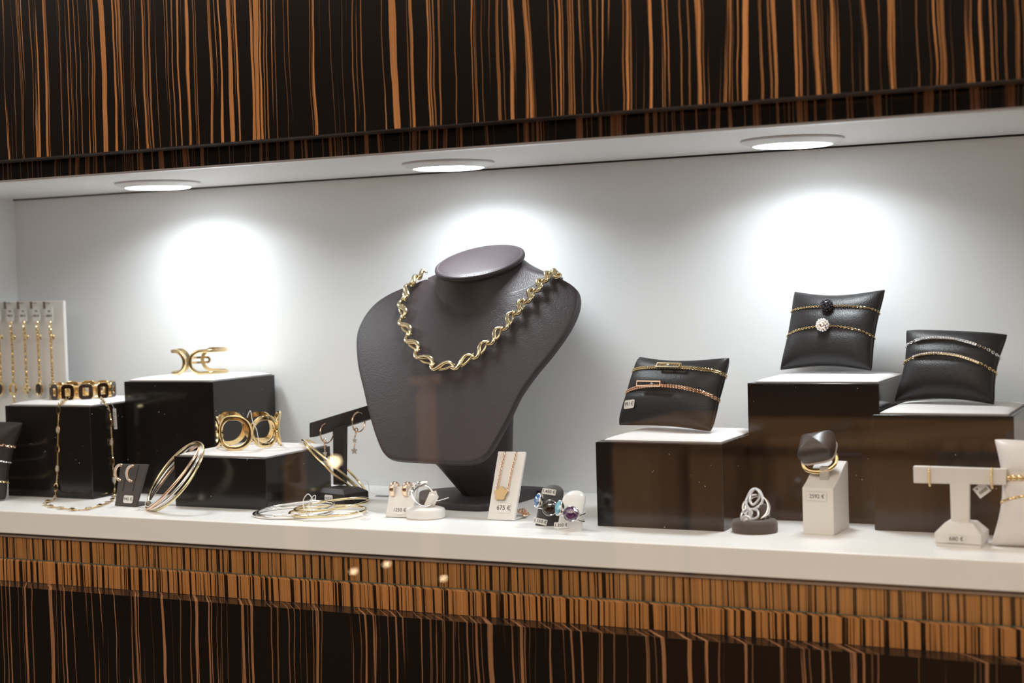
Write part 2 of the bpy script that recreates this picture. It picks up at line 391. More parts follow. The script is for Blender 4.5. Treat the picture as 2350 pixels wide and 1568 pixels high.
for px0, px1, py, yo, label in ((1395, 1558, 985, 0, 'warm wood shop counter, the narrower one opposite the pillow boxes'), (1572, 2700, 1000, 0, 'long warm wood shop counter at the far right'),
        (946, 990, 865, -.05, 'narrow warm wood cabinet opposite the bust'), (640, 690, 1020, -.05, 'narrow warm wood cabinet furthest from the camera side')):
    a = mirrored(px0, py, d0 - yo); b = mirrored(px1, py, d0 - yo)
    counter(min(a.x, b.x), max(a.x, b.x), a.y, -.98, a.z, label)
# small halogen lamps over the opposite counter, mirrored in the glass
M_hal = mat('halogen_bulb', (1, .9, .8), .5, emit=(1, .74, .45), es=28)
for i, (px, py) in enumerate(((768, 1060), (812, 1312), (888, 1295), (1018, 1328))):
    p = mirrored(px, py, 1.3 + .16*i)
    t = thing('counter_spotlight', ('warm spotlight glinting in the glass beside the star earrings', 'small warm spotlight glinting on the wood edging, leftmost one', 'small warm spotlight glinting on the wood edging, highest one', 'small warm spotlight glinting on the wood edging, rightmost one')[i], 'spotlight', (p.x, p.y, -1.0), group='warm spotlights out in the shop')
    s_ = .011 if i == 0 else .005
    part('stem', MB().tube([(p.x, p.y, -1.0), (p.x, p.y, p.z - s_)], .004, 10), M_metal, t, world=True)
    part('foot', MB().lathe([(.016, 0), (.016, .004), (.005, .008)], 32), M_metal, t)
    part('bulb', MB().sphere(p, s_), M_hal, t, world=True)

# ------------------------------------------------------------------ black boxes with white pads
BOXES = {}
def display_box(key, x0, x1, y0, y1, h, label, inset=(.004, .0015, .003, .003), pad=True):
    t = thing('display_box', label, 'display box', ((x0+x1)/2, (y0+y1)/2, 0), group='black boxes with white padded tops')
    part('body', MB().box(x0, x1, y0, y1, 0, h), M_black, t, world=True, bevel=.0006)
    a, b, c, d = x0+inset[0], x1-inset[1], y0+inset[2], y1-inset[3]
    part('pad_board', MB().box(a, b, c, d, h, h+.0012), M_padedge, t, world=True, smooth=0)
    n = 14; mb = MB(); top = []
    def hh(u, v): return h + .0012 + .0028 * (max(0, (1-abs(u)**6)) * max(0, (1-abs(v)**6))) ** .5
    us = [math.sin(PI/2*(-1 + 2*i/n)) for i in range(n+1)]
    rows = [[(( a+b)/2 + u*(b-a)/2, (c+d)/2 + v*(d-c)/2, hh(u, v)) for u in us] for v in us]
    vs = [p for r in rows for p in r]; fs = [(j*(n+1)+i, j*(n+1)+i+1, (j+1)*(n+1)+i+1, (j+1)*(n+1)+i) for j in range(n) for i in range(n)]
    mb.add(vs, fs); part('pad', mb, M_pad, t, world=True, smooth=70)
    BOXES[key] = (x0, x1, y0, y1, h + .0040)
    return t
display_box(1, -.5785, -.4738, .0815, .1815, .0875, 'black box far left with gold square link bracelet on top')
display_box(2, -.4705, -.3657, .1275, .2290, .1080, 'tall black box carrying the open gold cuff')
display_box(3, -.3650, -.2660, .0650, .1700, .0452, 'lowest black box carrying the oval link gold bracelet')
display_box(4, .0458, .1486, .0625, .1625, .0664, 'black box carrying the pillow with two bar bracelets', inset=(.006, .0015, .003, .003))
display_box(5, .1500, .2532, .1270, .2270, .1078, 'tallest black box, right, carrying the pillow with two ball bracelets', inset=(.006, .001, .003, .004))
display_box(6, .2540, .3547, .0990, .1990, .0866, 'rightmost black box behind the white T stand', inset=(.005, .004, .003, .003))

# ------------------------------------------------------------------ pillows
class Pillow:
    def __init__(s, c, T=.016, k=.11, pin=()):
        s.c = [V(p) for p in c]; s.T = T; s.k = k      # BL BR TL TR
        s.n = (s.c[1]-s.c[0]).cross(s.c[2]-s.c[0]).normalized()   # towards the back or front
        if s.n.y > 0: s.n = -s.n
        s.pin = pin
    def S(s, u, v):
        kb, kt, kl, kr = s.k; w_ = u*u*v*v; c_ = 1 - .035*w_**3
        uu = u*c_*(1-(kl if u < 0 else kr)*(1-v*v)); vv = v*c_*(1-(kb if v < 0 else kt)*(1-u*u))
        a, b = (uu+1)/2, (vv+1)/2; c = s.c
        return c[0]*(1-a)*(1-b) + c[1]*a*(1-b) + c[2]*(1-a)*b + c[3]*a*b
    def h(s, u, v):
        e = max(0, (1-abs(u)**2.6)) * max(0, (1-abs(v)**2.6)); q = s.T * e**.40
        for v0, dp in s.pin: q *= 1 - dp*math.exp(-((v-v0)/.10)**2)
        return q
    def P(s, u, v, off=0, back=False):
        q = s.h(u, v) + off
        return s.S(u, v) + s.n * (-q if back else q)
    def mesh(s):
        n = 26; us = [math.sin(PI/2*(-1+2*i/n)) for i in range(n+1)]; mb = MB()
        for back in (False, True):
            vs = [s.P(u, v, .0003, back) for v in us for u in us]
            fs = [(j*(n+1)+i, j*(n+1)+i+1, (j+1)*(n+1)+i+1, (j+1)*(n+1)+i) for j in range(n) for i in range(n)]
            if back: fs = [f[::-1] for f in fs]
            mb.add(vs, fs)
        ed = [(u, -1) for u in us] + [(1, v) for v in us[1:]] + [(u, 1) for u in us[::-1][1:]] + [(-1, v) for v in us[::-1][1:-1]]
        mb2 = MB().tube([s.S(u, v) for u, v in ed], .0005, 6, True)
        return mb, mb2
    def loop(s, v0, arc=.05, off=.0008, skew=0, n=40, u0=-1.0, u1=1.0, front=False, drop=0.0):
        out = []
        us = [u0 + (u1-u0)*i/n for i in range(n+1)]
        us = [math.sin(PI/2*u) if abs(u) <= 1 else u for u in us]
        for u in us: out.append(s.P(u, v0 + arc*(1-u*u) + skew*u, off))
        if not front:
            for u in us[::-1][1:-1]: out.append(s.P(u, v0 - drop*(1-u*u) + skew*u, off, True))
            out.append(out[0].copy())
        return out
def pillow(name, c, label, mt, T, k, pin=()):
    P = Pillow(c, T, k, pin); lo_ = min(P.c, key=lambda p: p.z)
    t = thing(name, label, 'pillow', ((P.c[0]+P.c[1])/2))
    a, b = P.mesh(); part('cushion', a, mt, t, world=True, smooth=80); part('seam', b, mt, t, world=True)
    return P, t
P4, t4 = pillow('bracelet_pillow', (at(1418, 977, y=.128), at(1633, 992, y=.098), at(1466, 818, y=.150), at(1677, 820, y=.120)),
    'tilted black leather pillow with two bar bracelets and a 991 € label', M_leather, .0135, (.10, .15, .03, .05), ((.52, .12), (-.12, .12)))
P5, t5 = pillow('bracelet_pillow', (at(1788, 851, y=.190), at(2002, 853, y=.180), at(1822, 668, y=.214), at(2034, 663, y=.204)),
    'black leather pillow on the tallest box with two ball bracelets', M_leather, .0130, (.14, .16, .07, .09), ((.45, .12), (-.15, .12)))
P6, t6 = pillow('bracelet_pillow', (at(2050, 923, y=.158), at(2284, 930, y=.140), at(2078, 757, y=.178), at(2315, 767, y=.160)),
    'black leather pillow on the rightmost box with silver and gold bracelets', M_leather, .0150, (.16, .0, .13, .12), ((.5, .12), (.1, .12)))
P7, t7 = pillow('bracelet_pillow', (at(2272, 1252, y=.055), at(2530, 1262, y=.055), at(2280, 1006, y=.075), at(2535, 1012, y=.075)),
    'white satin pillow cut off by the right edge', M_satin, .017, (.02, .05, .20, .20), ((.25, .15), (-.1, .1)))
P8, t8 = pillow('bracelet_pillow', (at(-215, 1140, y=.050), at(14, 1149, y=.050), at(-180, 962, y=.066), at(55, 969, y=.066)),
    'black leather pillow cut off by the left edge', M_leather2, .016, (.05, .03, .12, .14), ((.35, .1), (-.2, .1)))

def sticker(parent, c, xdir, up, w, h, txt, size, mt=M_label, r=.001, th=.0003, name='price_label', lift=.0002, bold=0.0):
    """a printed label lying with its centre at c"""
    M = orth(c, xdir, V(xdir).cross(V(up))) if False else None
    x = V(xdir).normalized(); n = x.cross(V(up)).normalized(); y = n.cross(x)
    M = frameM(V(c) + n*lift, x, y, n)
    o = part(name, MB().prism(rrect(w, h, r), -th, th, M), mt, parent, world=True, smooth=30)
    if txt:
        lettering(txt, size, M_ink, o, frameM(V(c) + n*(lift+th+.00006), x, y, n), bold=bold)
    return o
# label on pillow 4
c = P4.P(-.70, -.52, .0004); x = P4.P(-.5, -.50) - P4.P(-.9, -.50)
sticker(t4, c + P4.n*.0002, x, P4.P(-.74, -.3)-P4.P(-.74, -.6), .0125, .0072, '991 €', .0046, r=.0015)

def bracelet(P, v0, label, mt, kind='chain', arc=.05, skew=0, link=.0024, group='bracelets shown on pillows', **k):
    path = P.loop(v0, arc, .0009, skew)
    t = thing('bracelet', label, 'bracelet', path[0], group=group)
    if kind == 'chain': part('chain', chain(MB(), path, link, link*.62, link*.14), mt, t, world=True, smooth=60)
    elif kind == 'double':
        mb = MB()
        for s_ in (-1, 1): chain(mb, P.loop(v0 + s_*.024, arc, .0009, skew), link, link*.62, link*.15)
        part('chain', mb, mt, t, world=True, smooth=60)
    elif kind == 'rope': part('chain', rope(MB(), path, .0005, .00045, .0022), mt, t, world=True, smooth=60)
    elif kind == 'beads':
        mb = MB()
        for p in resample(P.loop(v0, arc, .0016, skew), .0042): mb.sphere(p, .0021, 10, 8)
        part('beads', mb, mt, t, world=True)
    return t
def bar_charm(t, P, u, v, L, h, mt, stone_u):
    c = P.P(u, v, .0030 if v > .3 else .0042); x = (P.P(u+.1, v, 0) - P.P(u-.1, v, 0)).normalized(); y = (P.P(u, v+.1) - P.P(u, v-.1)).normalized()
    n = x.cross(y).normalized(); y = n.cross(x)
    if n.y > 0: n = -n
    M = frameM(c, x, y, n)
    o = part('bar_frame', MB().frame(rrect(L, h, .0004), rrect(L-.0018, h-.0022, .0003), -.0008, .0010, M), mt, t, world=True, smooth=30)
    part('sliding_stone', MB().sphere(M @ V((stone_u*L/2, 0, .0004)), (.0012, .0012, .0012), 8, 6), M_clear, o, world=True)
t = bracelet(P4, .52, 'yellow gold double chain bracelet on the tilted pillow, upper of the two', M_pgold, 'double', .14, link=.0019)
bar_charm(t, P4, -.02, .69, .0240, .0046, M_pgold, -.05)
t = bracelet(P4, -.13, 'rose gold double chain bracelet on the tilted pillow, lower of the two', M_rose, 'double', .16, link=.0019)
bar_charm(t, P4, -.28, .035, .0255, .0050, M_rose, .25)
def ball(t, P, u, v, r, mt, mt2, name):
    c = P.P(u, v, r*.65); o = part(name, MB().sphere(c, r*.86, 16, 12), mt, t, world=True)
    g = MB(); k = 46
    for i in range(k):
        z = 1 - 2*(i+.5)/k; a = i*2.399963; q = math.sqrt(1-z*z)
        d = V((q*math.cos(a), q*math.sin(a), z)); g.sphere(c + d*r*.86, r*.20, 6, 4)
    part('stones', g, mt2, o, world=True, smooth=0)
t = bracelet(P5, .43, 'fine gold bracelet with a black stone ball on the topmost pillow', M_goldd, 'chain', .14, link=.0021)
ball(t, P5, -.06, .57, .0052, M_blk, mat('black_diamond', (.03, .03, .04), .08, spec=1), 'ball')
t = bracelet(P5, -.18, 'fine gold bracelet with a white sparkling ball on the topmost pillow', M_goldd, 'chain', .15, link=.0021)
ball(t, P5, -.06, -.03, .0054, M_rose, mat('diamond_melee', (.95, .93, .92), .1, .5, spec=1), 'ball')
t = bracelet(P6, .42, 'silver stone-set bar bracelet, upper one on the rightmost black pillow', M_silver, 'chain', .24, -.06, link=.0026)
def pave_bar(t, P, v0, arc, skew, mt, mt2, u0, u1):
    path = P.loop(v0, arc, .0014, skew, 30, u0, u1, True)
    o = part('stone_bar', MB().tube(path, .0011, 8), mt, t, world=True); g = MB()
    for p in resample(P.loop(v0, arc, .0024, skew, 30, u0, u1, True), .0020): g.sphere(p, .00085, 6, 5)
    part('stones', g, mt2, o, world=True, smooth=0)
pave_bar(t, P6, .42, .24, -.06, M_silver, M_pavew, -.48, .42)
t = bracelet(P6, -.04, 'gold stone-set bar bracelet, lower one on the rightmost black pillow', M_gold, 'chain', .26, -.05, link=.0026)
pave_bar(t, P6, -.04, .26, -.05, M_gold, M_pave, -.48, .55)
bracelet(P7, .22, 'gold bead bracelet on the white satin pillow', M_gold, 'beads', 0.0)
bracelet(P7, -.22, 'thin gold rope bracelet on the white satin pillow', M_gold, 'rope', .12)
bracelet(P8, .42, 'rose gold chain bracelet on the pillow cut off by the left edge, topmost', M_rose, 'chain', .04, -.05, link=.0036)
bracelet(P8, .02, 'silver chain bracelet on the pillow cut off by the left edge, middle one', M_silver, 'chain', .05, -.05, link=.0022)
bracelet(P8, -.50, 'yellow gold chain bracelet on the pillow cut off by the left edge, lowest', M_gold, 'chain', .12, -.04, link=.0030)

# ------------------------------------------------------------------ the bust
ph, th = math.radians(-7), math.radians(27)
BU = V((math.cos(ph), math.sin(ph), 0)); BE = V((-math.sin(ph)*math.sin(th), math.cos(ph)*math.sin(th), math.cos(th)))
BN = BU.cross(BE); BN = BN if BN.y < 0 else -BN       # towards the viewer
BP = V((-.115, .072, .033))
def bdepth(s, t):
    s = s - .004
    q = -1.15*s*s - .5*max(0, (.05 - t))**2 - .9*max(0, t-.12)**2*(1 if abs(s) > .03 else .3)
    return q
def bust_pt(px, py, off=0.0):
    """sight a pixel onto the curved leather front"""
    c = V((px-1175, py-784, FPX)); d = V((AX.dot(c), AY.dot(c), AZ.dot(c))); dep = 0.0
    for _ in range(12):
        k = (BP + BN*(dep+off) - CAM).dot(BN) / d.dot(BN); p = CAM + d*k
        s, t = (p-BP).dot(BU), (p-BP).dot(BE); dep = bdepth(s, t)
    return p, s, t
OUT = [(985,640),(943,653),(889,676),(854,702),(829,737),(817,776),(820,837),(832,891),(846,951),(864,1009),(880,1041),(904,1054),(979,1059),(1050,1063),(1086,1060),(1114,1044),(1139,1005),(1168,951),(1193,901),(1229,851),(1264,809),(1300,759),(1321,716),(1326,684),(1318,660),(1293,642),(1261,628),(1225,650),(1180,668),(1100,675),(1020,665)]
st = [bust_pt(*q)[1:] for q in OUT]
st = [(p.x, p.y) for p in catmull([V((a, b, 0)) for a, b in st], 5, True)]
cs, ct = .006, .105
bust = thing('necklace_bust', 'dark aubergine leather bust wearing the gold necklace', 'bust', (-.115, .16, 0))
def bp(s, t, off): return BP + BU*s + BE*t + BN*(bdepth(s, t) + off)
rings = []
rad = [.001, .12, .25, .38, .5, .62, .73, .83, .91, .96, .985]
for r_ in rad: rings.append([bp(cs + (s-cs)*r_, ct + (t-ct)*r_, 0) for s, t in st])
for k in range(1, 5):
    a = PI/2*k/4; rr_ = .985 + .015*math.sin(a); rings.append([bp(cs+(s-cs)*rr_, ct+(t-ct)*rr_, -.0022*(1-math.cos(a))) for s, t in st])
rings.append([bp(s, t, -.0062) for s, t in st])
for r_ in (.985, .8, .4, .001): rings.append([bp(cs+(s-cs)*r_, ct+(t-ct)*r_, -.0080) for s, t in st])
part('chest_plate', MB().loft(rings), M_bust, bust, world=True, smooth=60)
# neck: from the plate up to the tilted oval top
DC = at(1101, 599, y=.174); al = math.radians(20)
DA = V((1, 0, 0)); DB = V((0, math.cos(al), math.sin(al))); DN = DA.cross(DB)
def disc(ra, rb, off, n=72): return [DC + DA*ra*math.cos(2*PI*i/n) + DB*rb*math.sin(2*PI*i/n) + DN*off for i in range(n)]
def ell(c, ra, rb, ang, n=72, tx=0):
    b_ = V((0, math.cos(ang), math.sin(ang))); return [V(c) + DA*ra*math.cos(2*PI*i/n) + b_*rb*math.sin(2*PI*i/n) for i in range(n)]
NK = 64; nk = [[] for _ in range(8)]
for i in range(NK):
    a = 2*PI*i/NK; top = DC + DA*.0355*math.cos(a) + DB*.0385*math.sin(a) - DN*.0022
    if math.sin(a) <= 1e-6: bot = bust_pt(1136 + 154*math.cos(a), 638 - 92*math.sin(a), -.0002)[0]
    else:
        l_, r_ = bust_pt(982, 638, -.0002)[0], bust_pt(1290, 638, -.0002)[0]; m_ = (l_+r_)/2
        bot = m_ + (r_-m_)*math.cos(a) + V((0, 1, 0))*.030*math.sin(a) - V((0, 0, .0))
    ctl = top - DN*.55*max(.006, (top - bot).dot(DN)) + (bot-top)*.10
    for k in range(8):
        u = k/7; nk[k].append(top*(1-u)**2 + ctl*2*u*(1-u) + bot*u*u)
part('neck', MB().loft(nk), M_bust, bust, world=True, smooth=75)
dk = [disc(.0385, .042, -.0045), disc(.0398, .0432, -.003), disc(.0402, .0436, -.0015), disc(.0398, .0432, 0), disc(.0385, .042, .0007), disc(.030, .033, .0010), disc(.015, .016, .0012), disc(.0002, .0002, .0012)]
o = part('neck_top', MB().loft(dk), M_bust, bust, world=True, smooth=60)
sg = MB(); ns = 96
for i in range(ns):
    a0 = 2*PI*i/ns; a1 = a0 + 2*PI/ns*.6
    f_ = lambda a: DC + DA*.0372*math.cos(a) + DB*.0406*math.sin(a) + DN*.00085
    sg.tube([f_(a0), f_((a0+a1)/2), f_(a1)], .00022, 5)
part('stitching', sg, M_stitch, o, world=True)
# post and foot
def loopz(pts): return [V(p) for p in pts]
def ring_at(cx, cy, cz, rx, ry, n=40, pw=2.6, rot=0, sz=0):
    out = []
    for i in range(n):
        a = 2*PI*i/n; c_, s_ = math.cos(a), math.sin(a)
        x = rx*abs(c_)**(2/pw)*(1 if c_ > 0 else -1); y = ry*abs(s_)**(2/pw)*(1 if s_ > 0 else -1)
        out.append(V((cx + x*math.cos(rot) - y*math.sin(rot), cy + x*math.sin(rot) + y*math.cos(rot), cz + sz*y)))
    return out
part('post', MB().loft([ring_at(-.104, .170, .0065, .022, .024, rot=.5), ring_at(-.110, .163, .030, .032, .025, rot=.4), ring_at(-.114, .152, .060, .042, .020, rot=.25, sz=1.0), ring_at(-.114, .160, .100, .043, .016, rot=.1, sz=1.0)]), M_bust, bust, world=True, smooth=60)
fo = [at(1004, 1160, z=.0035), at(1117, 1165, z=.0035), at(1188, 1147, z=.0035), at(1243, 1131, z=.0035), (-.0640, .196, .0035), (-.0640, .213, .0035), (-.080, .221, .0035), (-.105, .221, .0035), (-.135, .213, .0035), at(978, 1131, z=.0035), at(962, 1142, z=.0035), at(968, 1154, z=.0035)]
fo = [V(p) for p in fo]; fo = catmull(fo, 5, True)
cc = sum(fo, V((0, 0, 0))) / len(fo)
def fr(sc, z): return [V((cc.x + (p.x-cc.x)*sc, cc.y + (p.y-cc.y)*sc, z)) for p in fo]
part('foot', MB().loft([fr(.985, 0), fr(1, .001), fr(1, .0055), fr(.985, .0065), fr(.5, .0068), fr(.01, .0068)]), M_bust, bust, world=True, smooth=60)

# the big gold necklace: one mesh per link
J = [(978,626),(961,637),(944,654),(927,687),(925,728),(938,768),(957,805),(991,838),(1038,843),(1084,821),(1120,789),(1152,757),(1180,721),(1205,693),(1227,668),(1246,646),(1263,629),(1285,632)]
NP = [bust_pt(q[0], q[1], .003)[0] for q in J]
neck = thing('necklace', 'heavy gold necklace of twisted links draped on the dark leather bust', 'necklace', NP[8])
cen = sum(NP, V((0, 0, 0))) / len(NP)
for i in range(len(NP)-1):
    a, b = NP[i], NP[i+1]; d = b - a; L = d.length; d.normalize()
    n = BN - d*BN.dot(d); n.normalize(); lat = d.cross(n)
    if (((a+b)/2 + lat*.01) - cen).length < (((a+b)/2) - cen).length: lat = -lat     # outward
    A = min(.0038, L*.33); mb = MB(); p1 = []; p2 = []; r1 = []; r2 = []
    for k in range(19):
        u = k/18
        p1.append(a + d*(L*(u*1.16-.08)) + lat*(A*math.sin(2*PI*u*.98)*(1.15 if u < .5 else .95)) + n*(.0014*math.sin(PI*u)+.0010*u))
        r1.append(.0009 + .0013*max(0, math.sin(PI*u))**.7)
    for k in range(15):
        u = .22 + .84*k/14; w_ = (u-.22)/.84
        p2.append(a + d*(L*(u*1.10-.05)) + lat*(A*(.75*math.sin(PI*(w_)) + .8*(1-w_) - .8*w_)) + n*(.0004 + .0002*w_))
        r2.append(.0006 + .0007*max(0, math.sin(PI*w_))**.6)
    mb.tube(p1, r1, 10, flat=(1.15, .9)); mb.tube(p2, r2, 8)
    # hook that wraps the next link
    e = p1[-1]; mb.ring(e - d*.0010 + lat*.0004, d*.0016, (lat*.5+n*.9).normalized()*.0015, .00085, 14, 7)
    part('link', mb, M_pgold, neck, world=True, smooth=70)

# ------------------------------------------------------------------ bracelets standing on boxes
def cyl(c, R, a, z): return V((c[0] + R*math.sin(a), c[1] - R*math.cos(a), c[2] + z))
def band(mb, c, R, curve, w_, th_, dR=0.0, closed=True):
    """flat band following a closed curve of (arc metres, z) wrapped on a cylinder"""
    m = len(curve); rings = []
    for i in range(m):
        p = V((curve[i][0], curve[i][1])); q0 = V(curve[i-1]); q1 = V(curve[(i+1) % m]); t = (q1-q0).normalized(); nn = V((-t.y, t.x))
        pr = []
        for sw, sr in ((-.5, -.5), (-.5, .3), (-.35, .5), (.35, .5), (.5, .3), (.5, -.5)):
            s_ = p + nn*(w_*sw); pr.append(cyl(c, R + dR + th_*sr, s_.x/R, s_.y))
        rings.append(pr)
    return mb.loft(rings, loop=True)
def stadium(cx, cz, w_, h_, n=10, e=1.0):
    r = h_/2; r = min(r, w_/2); pts = rrect(w_, h_, r*e, n)
    # subdivide straights
    out = []
    for i, p in enumerate(pts):
        q = pts[(i+1) % len(pts)]; d = math.hypot(q[0]-p[0], q[1]-p[1]); k = max(1, int(d/.003))
        for j in range(k): out.append((cx + p[0] + (q[0]-p[0])*j/k, cz + p[1] + (q[1]-p[1])*j/k))
    return out
# square links with dark inlay, box 1
zt = BOXES[1][4]
c = at(185, 905, z=zt + .001); R = .0295
pc = V((c.x, c.y + .017, zt - .0003)); pc = V((-.5290, .136, zt - .0006))
t = thing('link_bracelet', 'gold bracelet of square links with dark brown inlay on the far left box', 'bracelet', pc)
nl = 11
for i in range(nl):
    a = 2*PI*(i+.42)/nl
    M = frameM(V((pc.x + R*math.sin(a), pc.y - R*math.cos(a), pc.z + .0080)), V((math.cos(a), math.sin(a), 0)), V((0, 0, 1)), V((math.sin(a), -math.cos(a), 0)))
    ou, inn = rrect(.0138, .0158, .0042, 6), rrect(.0052, .0068, .0012, 6)
    mb = MB().frame(ou, inn, -.0014, .0012, M)
    for zz in (-.0055, .0055):
        mb.tube([M @ V((.0062, zz, -.0002)), M @ V((.0112, zz, -.0006))], .0011, 8)
    o = part('link', mb, M_gold, t, world=True, smooth=35, bevel=.0003)
    part('inlay', MB().frame(rrect(.0130, .0150, .0040, 6), rrect(.0062, .0078, .0013, 6), .0012, .0017, M), M_inlay, o, world=True, smooth=35)
# open cuff, box 2
zt = BOXES[2][4]; R = .0268; hC = .0250
q = at(452, 846, z=zt); pc = V((-.4270, .190, zt - .0004))
t = thing('cuff_bracelet', 'open polished gold cuff of long oval loops on the tall left box', 'cuff', pc)
C0 = 2*PI*R; g0 = math.radians(10)*R      # where the gap sits
wl = C0*.52; 
mb = MB(); band(mb, pc, R, stadium(g0 + .0032 + C0*.27, hC/2, C0*.54, hC-.0034, 10), .0034, .0021)
part('loop', mb, M_goldd, t, world=True, smooth=50)
mb = MB(); band(mb, pc, R, stadium(g0 - .0032 - C0*.17, hC/2, C0*.34, hC-.0034, 10), .0034, .0021)
part('loop', mb, M_goldd, t, world=True, smooth=50)
mb = MB(); band(mb, pc, R, stadium(g0 + C0*.585, hC/2, C0*.14, .0050, 6), .0022, .0018)
part('clasp', mb, M_goldd, t, world=True, smooth=50)
# oval links, box 3
zt = BOXES[3][4]; R = .0292; hC = .0322
pc = V((-.3195, .1150, zt - .0006))
t = thing('link_bracelet', 'polished gold bracelet of large interlaced oval links on the lowest box', 'bracelet', pc)
nl = 6
for i in range(nl):
    cx = (math.radians(11) + 2*PI*i/nl)*R; big = i % 2 == 0
    mb = MB(); wl = .0350 if big else .0330; hh_ = hC if big else hC*.90
    band(mb, pc, R, stadium(cx, hC/2, wl-.0044, hh_-.0044, 12), .0044, .0018, .0009 if big else -.0009)
    part('link', mb, M_gold, t, world=True, smooth=50)
part('tag_string', MB().tube(catmull([cyl(pc, R+.003, .62, .030), cyl(pc, R+.001, .72, .036), cyl(pc, R+.004, .76, .027), cyl(pc, R+.005, .86, .018), cyl(pc, R+.004, .92, .004)], 6), .00035, 6), M_string, t, world=True)

# ------------------------------------------------------------------ long chain hanging over box 1
x0, x1, y0, y1, zt = BOXES[1]
path = [at(200, 906, z=zt+.001), at(178, 910, z=zt+.0005), at(155, 917, z=zt+.0008), at(140, 927, z=zt), V((at(136, 934, y=y0-.001).x, y0-.0010, zt-.004)),
        at(134, 965, y=y0-.0015), at(133, 1020, y=y0-.0016), at(132, 1080, y=y0-.0018), at(128, 1128, y=y0-.003),
        at(124, 1147, z=.0018), at(108, 1152, z=.0012), at(104, 1158, z=.0012), at(118, 1163, z=.0012), at(150, 1168, z=.0012), at(185, 1171, z=.0012), at(222, 1163, z=.0012), at(247, 1154, z=.0012), at(258, 1147, z=.0012)]
xs = x1 + .0015
path += [at(263, 1130, x=xs), at(260, 1078, x=xs), at(257, 1022, x=xs), at(254, 965, x=xs), at(250, 938, x=xs), at(243, 925, z=zt+.0008), at(232, 913, z=zt+.0008), at(224, 907, z=zt+.0008)]
cp = catmull(path, 8)
t = thing('station_necklace', 'long thin gold chain with oval crystal stations hanging over the far left box', 'necklace', path[10])
part('chain', chain(MB(), cp, .0020, .0011, .00026), M_gold, t, world=True, smooth=60)
full = resample(cp, .0005); L = len(full); step = int(.0185/.0005)
for i in range(18, L-6, step):
    p = full[i]; d = (full[min(i+3, L-1)] - full[max(i-3, 0)]).normalized()
    fl = 7 < 0 or p.z < .006
    n = V((0, 0, 1)) if fl else V((.25, -1, 0)).normalized()
    n = (n - d*n.dot(d)).normalized(); s_ = d.cross(n)
    o = part('station', MB().ring(p + n*.0008, d*.0036, s_*.0019, .00045, 20, 6), M_gold, t, world=True)
    M = frameM(p + n*.0008, d, s_, n)
    part('gem', MB().loft([[M @ V((.0032*k*math.cos(2*PI*j/12), .0015*k*math.sin(2*PI*j/12), z)) for j in range(12)] for k, z in ((.2, -.0010), (1, 0), (.6, .0009), (.02, .0010))]), M_smoke if i % 2 else M_clear, o, world=True, smooth=0)
a = at(262, 938, x=x1+.004); b_ = at(265, 985, x=x1+.004)
part('tag_string', MB().tube(catmull([at(240, 916, z=zt+.002), at(253, 922, z=zt+.001), a], 6), .0003, 5), M_string, t, world=True)
o = part('price_tag', MB().loft([[a + V((sx_*.0018, 0, 0)), a + V((sx_*.0018, .0004, 0)), b_ + V((sx_*.0018, .0004, 0)), b_ + V((sx_*.0018, 0, 0))] for sx_ in (-1, 1)]), M_paper, t, world=True, smooth=0)
mk = MB()
for k in range(7):
    p = a.lerp(b_, .2 + .11*k); mk.box(p.x-.0010+.0003*(k % 3), p.x+.0004+.0003*(k % 2), p.y-.0002, p.y-.0001, p.z-.0004, p.z+.0003)
part('print', mk, M_ink, o, world=True, smooth=0)

